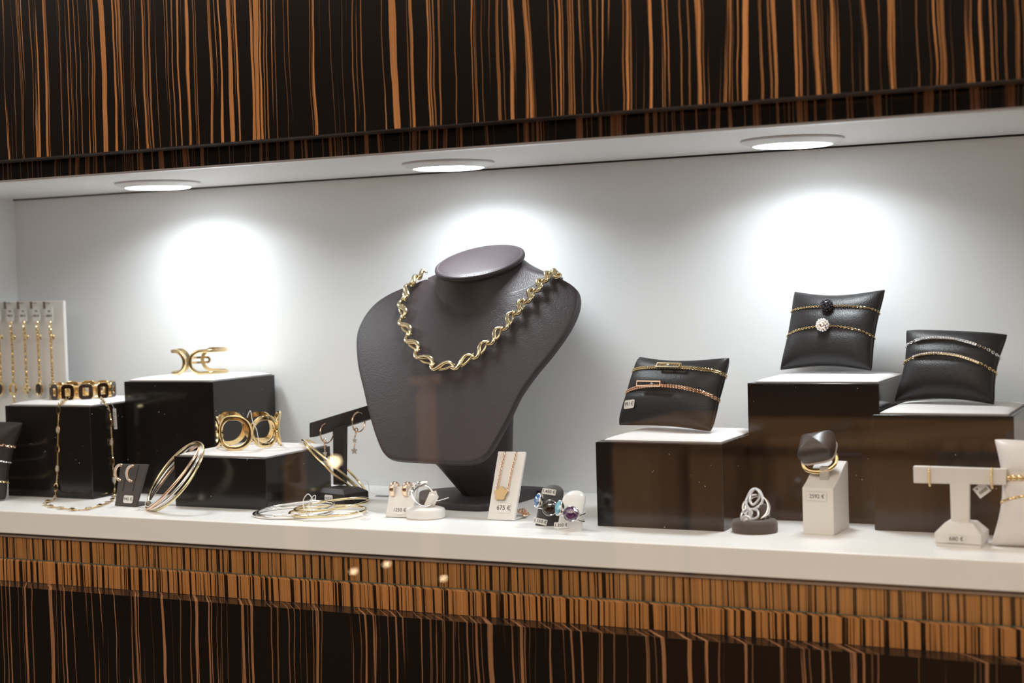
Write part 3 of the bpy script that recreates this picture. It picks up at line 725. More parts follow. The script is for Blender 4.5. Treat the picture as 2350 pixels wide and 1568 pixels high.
# ------------------------------------------------------------------ board with hanging bracelets
yb_ = .196
tl = at(145, 690, y=yb_); 
bd = thing('display_board', 'white upright board at far left with bracelets hanging from pegs', 'display board', (tl.x-.07, yb_, 0))
part('panel', MB().box(XL+.002, tl.x, yb_, yb_+.004, 0, tl.z), M_acrylic, bd, world=True, bevel=.0006)
part('strut', MB().box(-.66, -.64, yb_+.004, yb_+.028, 0, .06), M_acrylic, bd, world=True, bevel=.0006)
data = [(22, '793 €', 'ring', 'oval ring charm'), (52, '976 €', 'clover', 'clover charm'), (82, '1021 €', 'disc', 'dark oval charm'), (112, '1052 €', 'none', 'its end behind the box bracelet'), (-7, '', 'disc2', 'dark oval charm')]
for i, (px, price, ch, chl) in enumerate(data):
    p = at(px+1, 700, y=yb_)
    part('peg', MB().box(p.x-.0011, p.x+.0011, yb_-.0082, yb_-.0070, p.z-.0040, p.z+.0035).box(p.x-.0008, p.x+.0008, yb_-.0070, yb_, p.z+.0018, p.z+.0024), M_metal, bd, world=True, smooth=0)
    lab = ('gold chain bracelet tagged %s with %s, on the white board' % (price, chl)) if price else 'gold chain bracelet with dark oval charm at the very left of the board'
    yy = yb_ - .0062
    t = thing('hanging_bracelet', lab, 'bracelet', (p.x, yy, p.z), group='bracelets hanging from the white board')
    c = at(px+1, 722, y=yy); 
    poly = rrect(.0100, .0158, .0024, 5)
    M = frameM(V((c.x, yy, c.z)), V((1, 0, 0)), V((0, 0, 1)), V((0, -1, 0)))
    o = part('price_tag', MB().prism(poly, -.0003, .0003, M), M_paper, t, world=True)
    M2 = frameM(V((c.x, yy-.0005, c.z)), V((1, 0, 0)), V((0, 0, 1)), V((0, -1, 0)))
    if price:
        lettering('OR', .0026, M_ink, o, M2 @ Matrix.Translation((.0002, .0034, 0)), bold=.00002)
        lettering(price, .0030, M_ink, o, M2 @ Matrix.Translation((0, -.0014, 0)), bold=.00004)
    top = V((c.x+.0006, yy, c.z-.0072)); bot = at(px+9, 880, y=yy); 
    if ch == 'ring': end = at(px+10, 940, y=yy)
    part('clasp', MB().ring(top + V((0, 0, -.0030)), V((0, 0, .0036)), V((.0014, 0, 0)), .0006, 16, 6), M_gold, t, world=True)
    k = bot if ch != 'none' else at(px+10, 905, y=yy)
    part('chain', rope(MB(), [top + V((0, 0, -.006)), top.lerp(k, .5) + V((.0003, 0, 0)), k], .0009, .00075, .0042), M_gold, t, world=True)
    cd_ = at(px+9, 774, y=yy-.002)
    part('charm', MB().sphere(cd_, (.0026, .0012, .0032), 12, 8), M_goldd, t, world=True)
    if ch in ('ring', 'disc', 'disc2', 'clover'):
        cc_ = at(px+8, 893, y=yy-.0006)
        if ch == 'ring':
            part('pendant', MB().ring(cc_, V((.0040, 0, 0)), V((0, 0, .0058)), .0014, 28, 8), M_gold, t, world=True)
            part('chain', rope(MB(), [cc_ + V((0, 0, -.006)), cc_ + V((.001, 0, -.020))], .0008, .0006, .004), M_gold, t, world=True)
        elif ch == 'clover':
            mb = MB()
            for s_ in ((-.0032, 0), (.0032, 0), (0, .0036), (0, -.0030)): mb.sphere(cc_ + V((s_[0], 0, s_[1])), (.0031, .0010, .0031), 12, 8)
            part('pendant', mb, M_goldd, t, world=True)
        else:
            o = part('pendant', MB().ring(cc_, V((.0042, 0, 0)), V((0, 0, .0066)), .0011, 28, 8), M_gold, t, world=True)
            part('gem', MB().sphere(cc_, (.0038, .0010, .0060), 16, 8), M_inlay, o, world=True)

# ------------------------------------------------------------------ bangles
def ring3(mb, c, a, b, r, seg=72, flat=None, up=None): return mb.ring(c, a, b, r, seg, 10, flat, up)
def fit_circle(B, T, side, R=None):
    """circle through bottom B and top T whose plane leans towards 'side'"""
    B, T = V(B), V(T); c = (B+T)/2; a = (T-B)/2; s_ = V(side) - c; s_ = (s_ - a*s_.dot(a)/a.dot(a)).normalized()*a.length
    return c, a, s_
B = at(337, 1166, z=.0018); T = at(461, 1021, y=.068)
S_ = at(362, 1078, y=.100)
t = thing('bangle_set', 'three slim tied bangles in rose, white and yellow gold leaning on the lowest box', 'bangles', B)
for k, (mt, nm, dx, dy, dz) in enumerate(((M_rose, 'rose gold bangle', -.0055, .004, -.001), (M_silver, 'white gold bangle', -.0010, .002, -.0012), (M_pgold, 'yellow gold bangle', .0030, -.002, .0005))):
    B_ = B + V((.0008*k, .0006*k, 0)); T_ = T + V((dx*.35, 0, dz)); c = (B_+T_)/2; a = (T_-B_)/2; vw = (c-CAM).normalized()
    e1 = vw.cross(a).normalized(); e1 = -e1 if e1.x > 0 else e1; e2 = a.cross(e1).normalized(); e2 = -e2 if e2.dot(vw) < 0 else e2
    q = (.14, .24, .34)[k]; s_ = (e1*q + e2*math.sqrt(1-q*q))*a.length
    part('bangle', ring3(MB(), c, a, s_, .00135), mt, t, world=True, label=nm)
part('tag_loop', MB().ring(B + V((.002, 0, .0040)), V((.0036, 0, 0)), V((0, .001, .0026)), .00035, 24, 6), M_string, t, world=True)
p = at(321, 1170, z=.0006)
o = part('price_tag', MB().box(p.x-.0034, p.x+.0034, p.y-.0028, p.y+.0028, .0002, .0006), M_paper, t, world=True, smooth=0)
part('print', MB().box(p.x-.0022, p.x-.0004, p.y-.0008, p.y+.0008, .0006, .0007), M_ink, o, world=True, smooth=0)

def flat_bangle(name, label, mt, px0, px1, py, lift, tilt_dir, r=.0013, grp=None, parent=None, z0=.0014):
    a_ = at(px0, py, z=z0); b_ = at(px1, py+3, z=z0); c = (a_+b_)/2; R_ = (b_.x-a_.x)/2*.97
    return c, R_
# silver pair lying flat
t = thing('bangle_pair', 'pair of white gold bangles lying flat in front of the lowest box', 'bangles', at(672, 1178, z=0))
c = at(673, 1176, z=.0014); Rb = .0325
part('bangle', ring3(MB(), c, V((Rb, .002, 0)), V((0, Rb, .0)), .0013), M_silver, t, world=True)
part('bangle', ring3(MB(), c + V((.002, .001, .0032)), V((Rb, 0, .0018)), V((0, Rb, .0015)), .0010), M_silver, t, world=True)
t = thing('bangle_pair', 'pair of yellow gold bangles lying flat before the black T stand', 'bangles', at(757, 1178, z=0))
c = at(757, 1178, z=.0014); Rb = .0322
part('bangle', ring3(MB(), c + V((0, -.003, .0022)), V((Rb, 0, .0006)), V((0, Rb, .0)), .0012), M_pgold, t, world=True)
part('bangle', ring3(MB(), c + V((.0006, .003, .0068)), V((Rb*.98, 0, .0028)), V((0, Rb, .0010)), .0011), M_pgold, t, world=True)
p = c + V((-.002, -.030, .006))
part('tag_string', MB().tube(catmull([p + V(q) for q in ((-.004, 0, 0), (-.006, .002, .008), (-.001, .002, .014), (.004, .001, .009), (.003, 0, 0), (-.002, 0, -.002), (.002, .002, .010), (.007, .001, .013), (.006, 0, .004))], 6), .0004, 6), M_string, t, world=True)
part('tag_string', MB().tube(catmull([at(829, 1160, z=.004), at(838, 1168, z=.0044), at(845, 1176, z=.003)], 5), .0004, 6).tube(catmull([at(820, 1172, z=.006), at(832, 1184, z=.002), at(838, 1190, z=.001)], 5), .0004, 6), M_string, t, world=True)
p = at(839, 1191, z=.0006)
part('price_tag', MB().box(p.x-.0030, p.x+.0030, p.y-.0030, p.y+.0030, .0001, .0005), M_paper, t, world=True, smooth=0)
# gold pair leaning against the lowest box
B = at(834, 1131, z=.0015); T = at(694, 1010, y=.150)
t = thing('bangle_pair', 'pair of thin gold bangles leaning against the right side of the lowest box', 'bangles', B)
view = ((B+T)/2 - CAM).normalized()
c0 = (B+T)/2; a0 = (T-B)/2; s0 = view + V((.08, 0, .02)); s0 = (s0 - a0*s0.dot(a0)/a0.dot(a0)).normalized()*a0.length
for k, (du, mt) in enumerate(((.05, M_pgold), (-.06, M_gold))):
    s_ = s0 + a0.cross(s0).normalized()*a0.length*du*1.6; s_ = s_.normalized()*a0.length
    part('bangle', ring3(MB(), c0 + V((.0022*k, 0, -.0002*k)), a0, s_, .0012), mt, t, world=True)
part('tag_string', MB().tube(catmull([B + V((-.01, .004, .012)), B + V((.002, .004, .010)), B + V((.006, .002, .001)), at(868, 1136, z=.0006)], 6), .0003, 5), M_string, t, world=True)
p = at(880, 1138, z=.0006); part('price_tag', MB().box(p.x-.007, p.x+.006, p.y-.003, p.y+.003, .0002, .0007), mat('grey_tag', (.25, .27, .30), .4), t, world=True, smooth=0)

# ------------------------------------------------------------------ leaning card stands
def card_stand(label, BL, BR, TL, TR, dy, mt, depth, th_=.0014, foot_px=None, notch=(), lean=None):
    bl, br = at(*BL, z=.0006), at(*BR, z=.0006); tl, tr = at(*TL, y=bl.y+dy), at(*TR, y=br.y+dy)
    t = thing('card_stand', label, 'earring stand', ((bl.x+br.x)/2, (bl.y+br.y)/2, 0))
    xd = (br-bl).normalized(); n = xd.cross((tl-bl)).normalized()
    if n.y > 0: n = -n
    W = 10; mb = MB(); rings = []
    def pt(a, b, off): return bl.lerp(br, a).lerp(tl.lerp(tr, a), b) + n*off
    outline = [(a/8, 0) for a in range(9)] + [(1, 1)]
    for nx in notch[::-1]: outline += [(nx+.03, 1), (nx, .975), (nx-.03, 1)]
    outline += [(0, 1)]
    mb.loft([[pt(a, b, 0) for a, b in outline], [pt(a, b, -th_*2) for a, b in outline]])
    part('front_panel', mb, mt, t, world=True, bevel=.0005)
    bk = V((-xd.y, xd.x, 0)).normalized()
    if bk.y < 0: bk = -bk
    z = V((0, 0, .0004)); z2 = V((0, 0, .0018)); bl0, br0 = V((bl.x, bl.y, 0)), V((br.x, br.y, 0))
    part('foot', MB().loft([[bl0+z, br0+z, br0+bk*depth+z, bl0+bk*depth+z], [bl0+z2, br0+z2, br0+bk*depth+z2, bl0+bk*depth+z2]]), mt, t, world=True, bevel=.0004)
    return t, pt, xd, n
def huggie(label, c, xd, R_, wd, mt, grp, th_=.0011, tilt=(0, 0, 0), seg=28, arc=(0, 2*PI), nm='hoop_earring'):
    """small hoop whose plane holds the back direction and up"""
    t = thing(nm, label, 'earring', c, group=grp)
    xd = V(xd).normalized(); y = V((0, 0, 1)).cross(xd).normalized(); z = V((0, 0, 1))
    pts = [V(c) + y*R_*math.cos(arc[0] + (arc[1]-arc[0])*i/seg) + z*R_*1.05*math.sin(arc[0] + (arc[1]-arc[0])*i/seg) for i in range(seg + (0 if arc[1]-arc[0] > 6.2 else 1))]
    return t, pts, xd, y
# 945 black stand
t, pt, xd, n = card_stand('small dark suede card stand labelled 945 € at the left', (263, 1160), (311, 1163), (277, 1065), (338, 1066), .010, M_suede, .022)
for a in (.27, .70):
    part('groove', MB().loft([[pt(a-.012, .35, .0002), pt(a+.012, .35, .0002), pt(a+.012, .98, .0002), pt(a-.012, .98, .0002)], [pt(a-.012, .35, -.0001), pt(a+.012, .35, -.0001), pt(a+.012, .98, -.0001), pt(a-.012, .98, -.0001)]]), M_gap, t, world=True, smooth=0)
sticker(t, pt(.60, .16, .0003), xd, pt(.5, 1, 0)-pt(.5, 0, 0), .0110, .0070, '945 €', .0042, M_paper, r=.0014)
for a, b, nm in ((.14, .78, 'left'), (.60, .76, 'right')):
    c = pt(a, b, .0018); Rr = .0070
    t2 = thing('hoop_earring', 'diamond set half hoop earring on the dark 945 € stand, the %s one' % nm, 'earring', c, group='half hoops on the 945 € stand')
    ax = (pt(a+.2, b, 0)-pt(a, b, 0)).normalized(); side = (ax*.75 + n*(-.55)).normalized(); upv = V((.12, 0, 1)).normalized()
    pts = [c + side*(.0042*math.cos(q)) + upv*(Rr*math.sin(q)) + n*.0018 for q in [math.radians(70 + 215*i/24) for i in range(25)]]
    part('hoop', MB().tube(pts, .0012, 8, up=n, flat=(1, .7)), M_rose, t2, world=True)
    part('stones', MB().tube([p + n*.0007 - side*.0002 for p in pts[1:-3]], .0008, 6), M_pave, t2, world=True)
# 1250 white stand
t, pt, xd, n = card_stand('small white card stand labelled 1250 € beside the round ring stand', (884, 1186), (943, 1188), (896, 1116), (959, 1117), .010, M_acrylic, .020, th_=.0008)
sticker(t, pt(.52, .22, .0002), xd, pt(.5, 1, 0)-pt(.5, 0, 0), .0125, .0068, '1250 €', .0042, M_acrylic, r=.0012, th=.0001)
for a, nm in ((.18, 'left'), (.65, 'right')):
    c = pt(a, .98, .0); Rr = .0052
    t2 = thing('hoop_earring', 'wide rose gold huggie hung on the white 1250 € stand, the %s one' % nm, 'earring', c, group='rose gold huggies on the 1250 € stand')
    bk = V((0.12, 1, 0)).normalized()
    pts = [c + n*.0002 + bk*(Rr*.95*math.cos(q)-.0008) + V((0, 0, 1))*(Rr*1.15*math.sin(q)-.0022) for q in [math.radians(20 + 215*i/26) for i in range(27)]]
    o = part('hoop', MB().tube(pts, .0021, 12, up=V((1, 0, 0)), flat=(.35, 1)), M_rose, t2, world=True)
    part('stone', MB().sphere(pts[14] + V((0, -.0010, .0)), .0011, 8, 6), M_clear, t2, world=True)
# 675 pendant stand
t, pt, xd, n = card_stand('tall white pendant stand labelled 675 € in front of the bust', (1118, 1192), (1180, 1195), (1143, 1036), (1206, 1037), .020, M_acrylic, .030, notch=(.26, .68))
sticker(t, pt(.55, .17, .0002), xd, pt(.5, 1, 0)-pt(.5, 0, 0), .0125, .0080, '675 €', .0052, M_acrylic, r=.0016, th=.0001)
pn = thing('pendant_necklace', 'fine rose gold chain with a flat flower pendant on the 675 € stand', 'necklace', pt(.5, .3, .002))
cl = chain(MB(), [pt(.27, .985, .0010), pt(.235, .70, .0012), pt(.14, .24, .0012)][:2] + [pt(.20, .42, .0012)], .0022, .0014, .0003)
chain(cl, [pt(.69, .985, .0010), pt(.63, .68, .0012), pt(.60, .42, .0012)], .0022, .0014, .0003)
part('chain', cl, M_rose, pn, world=True)
cc_ = pt(.40, .37, .0022); yd = (pt(.5, 1, 0)-pt(.5, 0, 0)).normalized(); M = frameM(cc_, xd, yd, n)
poly = []
for i in range(60):
    a = 2*PI*i/60 + PI/2; r_ = .0056 + .0006*math.cos(5*(a-PI/2)); poly.append((r_*math.cos(a), r_*math.sin(a)))
part('flower_pendant', MB().prism(poly, -.0006, .0007, M), mat('gold_dark_reflection', (.42, .31, .17), .3, 1), pn, world=True, bevel=.0002)  # gold darkened: the dark room's reflection is put into its colour
part('jump_rings', MB().ring(pt(.60, .41, .0016), xd*.0011, yd*.0013, .0003, 14, 6).ring(pt(.20, .41, .0016), xd*.0011, yd*.0013, .0003, 14, 6), M_rose, pn, world=True)
hp = at(1190, 1180, z=.004); mb = MB(); random.seed(3)
pp = [hp + V((.0045*math.sin(i*1.7) + .002, .005 + .004*math.cos(i*2.3), .0012*(i % 4) - .001)) for i in range(14)]
part('chain_slack', chain(MB(), catmull(pp, 5), .0024, .0016, .00035), M_rose, pn, world=True)

# ------------------------------------------------------------------ black T stand with star earrings
bc = at(783, 1150, z=0); c1 = at(791, 1161, z=0); l1 = at(723, 1154, z=0); r1 = at(834, 1156, z=0)
ux = (c1-l1); uy = (r1-c1); Lx = ux.length
ux.normalize(); uy = V((-ux.y, ux.x, 0)); Ly = .030
t = thing('earring_tree', 'dark leather T stand with star earrings left of the bust', 'earring stand', (l1+r1)/2)
def bq(a, b, z): return l1 + ux*Lx*a + uy*Ly*b + V((0, 0, z))
def br_(ins, z): return [bq(ins, ins, z), bq(1-ins, ins, z), bq(1-ins, 1-ins, z), bq(ins, 1-ins, z)]
o = part('base', MB().loft([br_(0, .0), br_(0, .0095), br_(.17, .0135)]), M_leather2, t, world=True, bevel=.0006)
sticker(o, l1 + ux*Lx*.48 + V((0, 0, .0052)) - uy*.0002, ux, (0, 0, 1), .0098, .0060, '1425 €', .0030, M_paper, r=.0012)
pb0, pb1 = at(770, 1122, y=bc.y+.013), at(792, 1122, y=bc.y+.013)
pt0, pt1 = at(769, 985, y=bc.y+.013), at(793, 975, y=bc.y+.013)
pb0.z = pb1.z = .013; dv = V((0, .0040, 0)); 
part('post', MB().loft([[pb0-dv, pb1-dv, pb1+dv, pb0+dv], [pt0-dv, pt1-dv, pt1+dv, pt0+dv]]), M_leather2, t, world=True, bevel=.0006)
q0a, q0b = at(718, 970, y=bc.y), at(718, 1004, y=bc.y); q1a, q1b = at(880, 921, y=bc.y+.038), at(880, 953, y=bc.y+.038)
dv = V((.0012, .0045, 0))
part('crossbar', MB().loft([[q0a-dv, q0a+dv, q0b+dv, q0b-dv], [q1a-dv, q1a+dv, q1b+dv, q1b-dv]]), M_leather2, t, world=True, bevel=.0008)
def star_poly(R_, r_, n_=5): return [((R_ if i % 2 == 0 else r_)*math.sin(PI*i/n_), (R_ if i % 2 == 0 else r_)*math.cos(PI*i/n_)) for i in range(2*n_)]
for (hx, hy, s1, s2, nm, f_) in ((742, 995, (746, 1041), (746, 1062), 'left', .25), (815, 970, (814, 1011), (813, 1035), 'right', .62)):
    yy = bc.y - .0065 + f_*.035
    c = at(hx, hy, y=yy); 
    t2 = thing('star_drop_earring', 'rose gold drop earring with two stars, the %s one on the dark T stand' % nm, 'earring', c, group='star drop earrings on the dark T stand')
    pts = [c + V((.0012 + .0024*math.cos(q)*.55, .0100*math.cos(q)*.9 + .004, 0)) + V((0, 0, .0090*math.sin(q))) for q in [2*PI*i/28 for i in range(28)]]
    part('hoop', MB().tube(pts, .0007, 8, True), M_rose, t2, world=True)
    a = at(hx+3, hy+22, y=yy-.003); b_ = at(*s1, y=yy-.003); c_ = at(*s2, y=yy-.003)
    part('chain', chain(MB(), [a + V((0, 0, .001)), b_ + V((0, 0, .002))], .0022, .0013, .0003).ring(a + V((0, 0, .002)), V((.0014, 0, 0)), V((0, 0, .0018)), .0005, 14, 6), M_rose, t2, world=True)
    part('chain', chain(MB(), [b_ - V((0, 0, .002)), c_ + V((0, 0, .002))], .0020, .0012, .0003), M_rose, t2, world=True)
    for cc_, R_ in ((b_, .0025), (c_, .0036)):
        M = frameM(cc_, V((1, 0, 0)), V((0, 0, 1)), V((0, -1, 0)))
        part('star', MB().loft([[M @ V((x*.2, y*.2, .0009)) for x, y in star_poly(R_, R_*.5)], [M @ V((x, y, .0004)) for x, y in star_poly(R_, R_*.5)], [M @ V((x, y, -.0004)) for x, y in star_poly(R_, R_*.5)]]), M_pave, t2, world=True, smooth=0)

# ------------------------------------------------------------------ round white ring stand
def knot_ring(name, mb, c, axis, R_, r_, mt, parent, flat=None):
    ax = V(axis).normalized(); a = ax.orthogonal().normalized(); b = ax.cross(a)
    mb.ring(c, a*R_, b*R_, r_, 48, 10, flat, ax); return mb
p = at(972, 1190, z=0) + V((0, .004, 0))
t = thing('ring_stand', 'round white ring stand with a slot carrying a white gold ring', 'ring stand', p)
part('base', MB().lathe([(.0158, 0), (.0168, .0010), (.0168, .0062), (.0158, .0078), (.0110, .0092), (.0078, .0090), (.0070, .0078), (.0004, .0074)], 56, 1, .92), M_acrylic, t)
sl = MB()
M = Matrix.Translation((p.x+.0018, p.y+.001, .0078)) @ Matrix.Rotation(math.radians(28), 4, 'Y') @ Matrix.Rotation(math.radians(-25), 4, 'Z')
sl.loft([[M @ V((x, y, z)) for x, y in rrect(.0060, .0085, .0022)] for z in (0, .008, .0125)] + [[M @ V((x*.6, y*.6, .0140)) for x, y in rrect(.0060, .0085, .0022)]])
part('clip', sl, M_acrylic, t, world=True, smooth=60)
rc = V((p.x - .0006, p.y - .002, .0185)); ax = V((.45, -.62, .42)).normalized()
ax = V((.70, -.45, .50)).normalized()
rg = thing('ring', 'white gold ring with twisted diamond top on the round white stand', 'ring', (rc.x, rc.y, rc.z-.01))
a = (V((-.55, -.15, 1)) - ax*V((-.55, -.15, 1)).dot(ax)).normalized(); b_ = ax.cross(a)
pts = []; rr_ = []
for i in range(48):
    q = 2*PI*i/48; pts.append(rc + a*.0098*math.cos(q) + b_*.0098*math.sin(q)); rr_.append(.0010 + .0012*max(0, math.cos(q))**2)
part('band', MB().tube(pts, rr_, 10, True, flat=(1, .6), up=ax), M_silver, rg, world=True)
mb = MB()
for s_ in (-1, 1):
    mb.tube([rc + a*(.0108 - .003*abs(u)*abs(u)) + b_*(u*.0088) + ax*(s_*.0036*math.cos(u*PI/1.0)) for u in [-1 + 2*i/20 for i in range(21)]], .0013, 8)
part('twist', mb, M_silver, rg, world=True)
part('diamond', MB().sphere(rc + a*.0122, (.0018, .0018, .0018), 8, 5), M_clear, rg, world=True, smooth=0)
q = rc + V((.0085, .002, .0010))
part('price_tag', MB().box(-.0030, .0030, -.0002, .0002, -.0028, .0028, Matrix.Translation(q) @ Euler((.3, -.2, .3)).to_matrix().to_4x4()), M_paper, rg, world=True, smooth=0)
part('tag_string', MB().tube(catmull([q, q + V((.002, .001, -.005)), q + V((.006, .002, -.0045)), q + V((.0125, .003, -.0025))], 5), .0004, 6), M_string, rg, world=True)

# ------------------------------------------------------------------ finger shaped ring holders with coloured stones
def finger(label, base, mid, top, w_, d_, mt, lip):
    t = thing('ring_finger_stand', label, 'ring stand', base)
    p0, p1, p2 = V(base), V(mid), V(top); rings = []
    n_ = 22
    for i in range(n_+1):
        u = i/n_; 
        c = p0*(1-u)**2 + p1*2*u*(1-u) + p2*u*u
        k = 1.0 if u < .72 else math.sqrt(max(.0004, 1-((u-.72)/.28)**2))
        w = w_*k*(1 - .10*math.sin(PI*u)); d = d_*k*(1 - .15*u)
        fw = V((0.25, -.97, 0)); tan = ((p1-p0)*(1-u) + (p2-p1)*u).normalized()
        if i == 0: tan = V((0, 0, 1))
        side = V((.97, .25, 0)); fw = side.cross(tan); fw = fw if fw.y < 0 else -fw
        ring = []
        for j in range(32):
            a = 2*PI*j/32; x = w*math.cos(a); y = d*math.sin(a); 
            q = c + side*x + fw*y
            if u < .12: q.z = max(q.z*0 + u/.12*c.z*1.0, 0) + (.0022*(1-(x/w_)**2) if (y > 0 and u < .04) else 0)*0
            ring.append(q)
        rings.append(ring)
    part('finger', MB().loft(rings), mt, t, world=True, smooth=60)
    return t
M_fblack = mat('charcoal_velvet', (.045, .038, .036), .6, sheen=.2)
b0 = at(1250, 1208, z=0) + V((.0, .006, 0))
fk = finger('dark finger shaped ring holder labelled 1.450 €', b0, b0 + V((.0015, .001, .017)), b0 + V((.0005, .013, .0300)), .0102, .0060, M_fblack, .002)
b1 = at(1300, 1221, z=0) + V((.0, .006, 0))
fw_ = finger('white finger shaped ring holder labelled 1.350 €', b1, b1 + V((.0015, .001, .016)), b1 + V((.0005, .014, .0290)), .0100, .0060, M_acrylic, .002)
def fl(parent, px, py, y, rot, txt, w_=.0112, h_=.0046, mt=M_paper):
    c = at(px, py, y=y); x = V((math.cos(rot), .12, -math.sin(rot))); sticker(parent, c, x, (0, .25, 1), w_, h_, txt, .0034, mt, r=.0003, th=.0002, bold=.00004)
fl(fk, 1260, 1129, b0.y-.0012, .12, '1.450 €')
fl(fk, 1240, 1197, b0.y-.0062, .20, '1.150 €')
fl(fw_, 1288, 1206, b1.y-.0062, -.05, '1.350 €', mt=M_acrylic)
def stone_ring(label, px, py, y, n, rw, rh, mt, bandc, bandax, bR, grp='rings with large coloured stones', roll=0):
    c = at(px, py, y=y); n = V(n).normalized()
    t = thing('gemstone_ring', label, 'ring', c, group=grp)
    x = V((0, 0, 1)).cross(n).normalized(); yv = n.cross(x)
    x, yv = x*math.cos(roll) + yv*math.sin(roll), yv*math.cos(roll) - x*math.sin(roll)
    M = frameM(c, x, yv, n)
    def rg_(k, z, m=8, off=0): return [M @ V((rw*k*math.cos(2*PI*(j+off)/m), rh*k*math.sin(2*PI*(j+off)/m), z)) for j in range(m)]
    # faceted chequerboard stone
    mb = MB(); mb.loft([rg_(1, 0), rg_(.96, .0010, off=.5), rg_(.72, .0022), rg_(.42, .0029, off=.5), rg_(.12, .0032), rg_(.01, .0032)])
    part('gemstone', mb, mt, t, world=True, smooth=0)
    part('bezel', MB().loft([rg_(.85, -.0030, 32), rg_(1.02, -.0022, 32), rg_(1.12, 0, 32), rg_(1.14, .0006, 32), rg_(1.08, .0009, 32), rg_(1.0, .0004, 32)], cap=False), M_silver, t, world=True, smooth=60)
    bx = V(bandax).normalized(); a = bx.orthogonal().normalized(); b = bx.cross(a); bc_ = V(bandc)
    part('band', MB().ring(bc_, a*bR, b*bR*.92, .0012, 48, 8, (1, .7), bx), M_silver, t, world=True)
    return t
def fc(b, h): u = h/.0335; return V((b.x + .001, b.y + .001 + .012*u*u, h))
stone_ring('silver ring with blue faceted stone, upper left on the dark finger holder', 1235, 1149, b0.y-.0085, (-.80, -.75, .42), .0040, .0055, M_blue, fc(b0, .0170) + V((0, .000, 0)), (.25, -.12, 1), .0098, roll=.4)
stone_ring('silver ring with near-black smoky stone on the dark finger holder', 1262, 1166, b0.y-.0100, (.05, -1, .25), .0056, .0056, M_smoke, fc(b0, .0125), (.10, .15, 1), .0098)
stone_ring('silver ring with pale blue faceted stone on the white finger holder', 1283, 1166, b1.y-.0095, (-.70, -.8, .42), .0038, .0056, M_sky, fc(b1, .0150), (.25, -.12, 1), .0098, roll=.4)
stone_ring('silver ring with purple faceted stone on the white finger holder', 1311, 1180, b1.y-.0105, (.10, -1, .22), .0058, .0054, M_amet, fc(b1, .0105), (.35, .15, 1), .0100)

# ------------------------------------------------------------------ dark kidney ring stand with the lace ring
p = at(1730, 1222, z=0) + V((0, .003, 0))
t = thing('ring_stand', 'low dark suede ring stand in front of the boxes, holding the openwork ring', 'ring stand', p)
def kid(sc, z, n_=48):
    out = []
    for i in range(n_):
        a = 2*PI*i/n_; r_ = 1 - .10*math.cos(2*a+.5)*.4; out.append(V((.0176*sc*r_*math.cos(a), .0150*sc*r_*math.sin(a), z)))
    return out
part('base', MB().loft([kid(.97, 0), kid(1.0, .0012), kid(1.0, .0068), kid(.93, .0092), kid(.70, .0102), kid(.62, .0090), kid(.02, .0088)]), M_suede, t, smooth=60)
M = Matrix.Translation((p.x+.0030, p.y-.0005, .0085)) @ Matrix.Rotation(math.radians(14), 4, 'Y') @ Matrix.Rotation(math.radians(-25), 4, 'Z')
part('clip', MB().loft([[M @ V((x, y, z)) for x, y in rrect(.0065, .0080, .002)] for z in (0, .009, .0125)] + [[M @ V((x*.6, y*.6, .0135)) for x, y in rrect(.0065, .0080, .002)]]), M_suede, t, world=True, smooth=60)
rt = thing('lace_ring', 'openwork silver ring with pointed leaf loops on the dark suede stand', 'ring', (p.x, p.y, .010))
yR = p.y - .0095
def lp(pts): return catmull([at(a, b, y=yR + c_) for a, b, c_ in pts], 6, True)
mb = MB()
mb.tube(lp([(1734, 1122, .010), (1744, 1134, .009), (1740, 1148, .008), (1728, 1159, .006), (1721, 1148, .007), (1724, 1132, .009)]), .0010, 8, True)
mb.tube(lp([(1727, 1124, .010), (1742, 1126, .010), (1750, 1144, .008), (1744, 1160, .006), (1724, 1170, .004), (1712, 1156, .006), (1716, 1140, .008)]), .0011, 8, True)
mb.tube(lp([(1722, 1170, .004), (1738, 1172, .003), (1739, 1186, .001), (1726, 1192, 0), (1720, 1182, .002)]), .0010, 8, True)
mb.tube(lp([(1718, 1168, .004), (1706, 1174, .003), (1701, 1188, .001), (1709, 1198, 0), (1722, 1190, .001)]), .0010, 8, True)
mb.tube(lp([(1716, 1172, .003), (1726, 1176, .002), (1722, 1186, .001), (1712, 1186, .001)]), .0008, 8, True)
part('openwork_top', mb, M_lace, rt, world=True)
dc = at(1712, 1195, y=yR - .001)
part('diamond', MB().sphere(dc, (.0028, .0022, .0028), 8, 5), M_clear, rt, world=True, smooth=0)
part('setting', MB().ring(dc, V((.0034, 0, 0)), V((0, 0, .0034)), .0009, 20, 8), M_lace, rt, world=True)
hc = V((p.x + .0010, p.y - .001, .0185))
part('band', MB().ring(hc, V((.0085, .004, 0)), V((-.001, .004, .0088)), .0009, 40, 8).ring(hc + V((.001, .002, -.0006)), V((.0083, .004, 0)), V((-.001, .004, .0080)), .0008, 40, 8), M_silver, rt, world=True)
q = at(1758, 1174, y=p.y+.008); part('price_tag', MB().box(q.x-.0040, q.x+.0028, q.y, q.y+.0004, q.z-.0036, q.z+.0034), M_paper, rt, world=True, smooth=0)

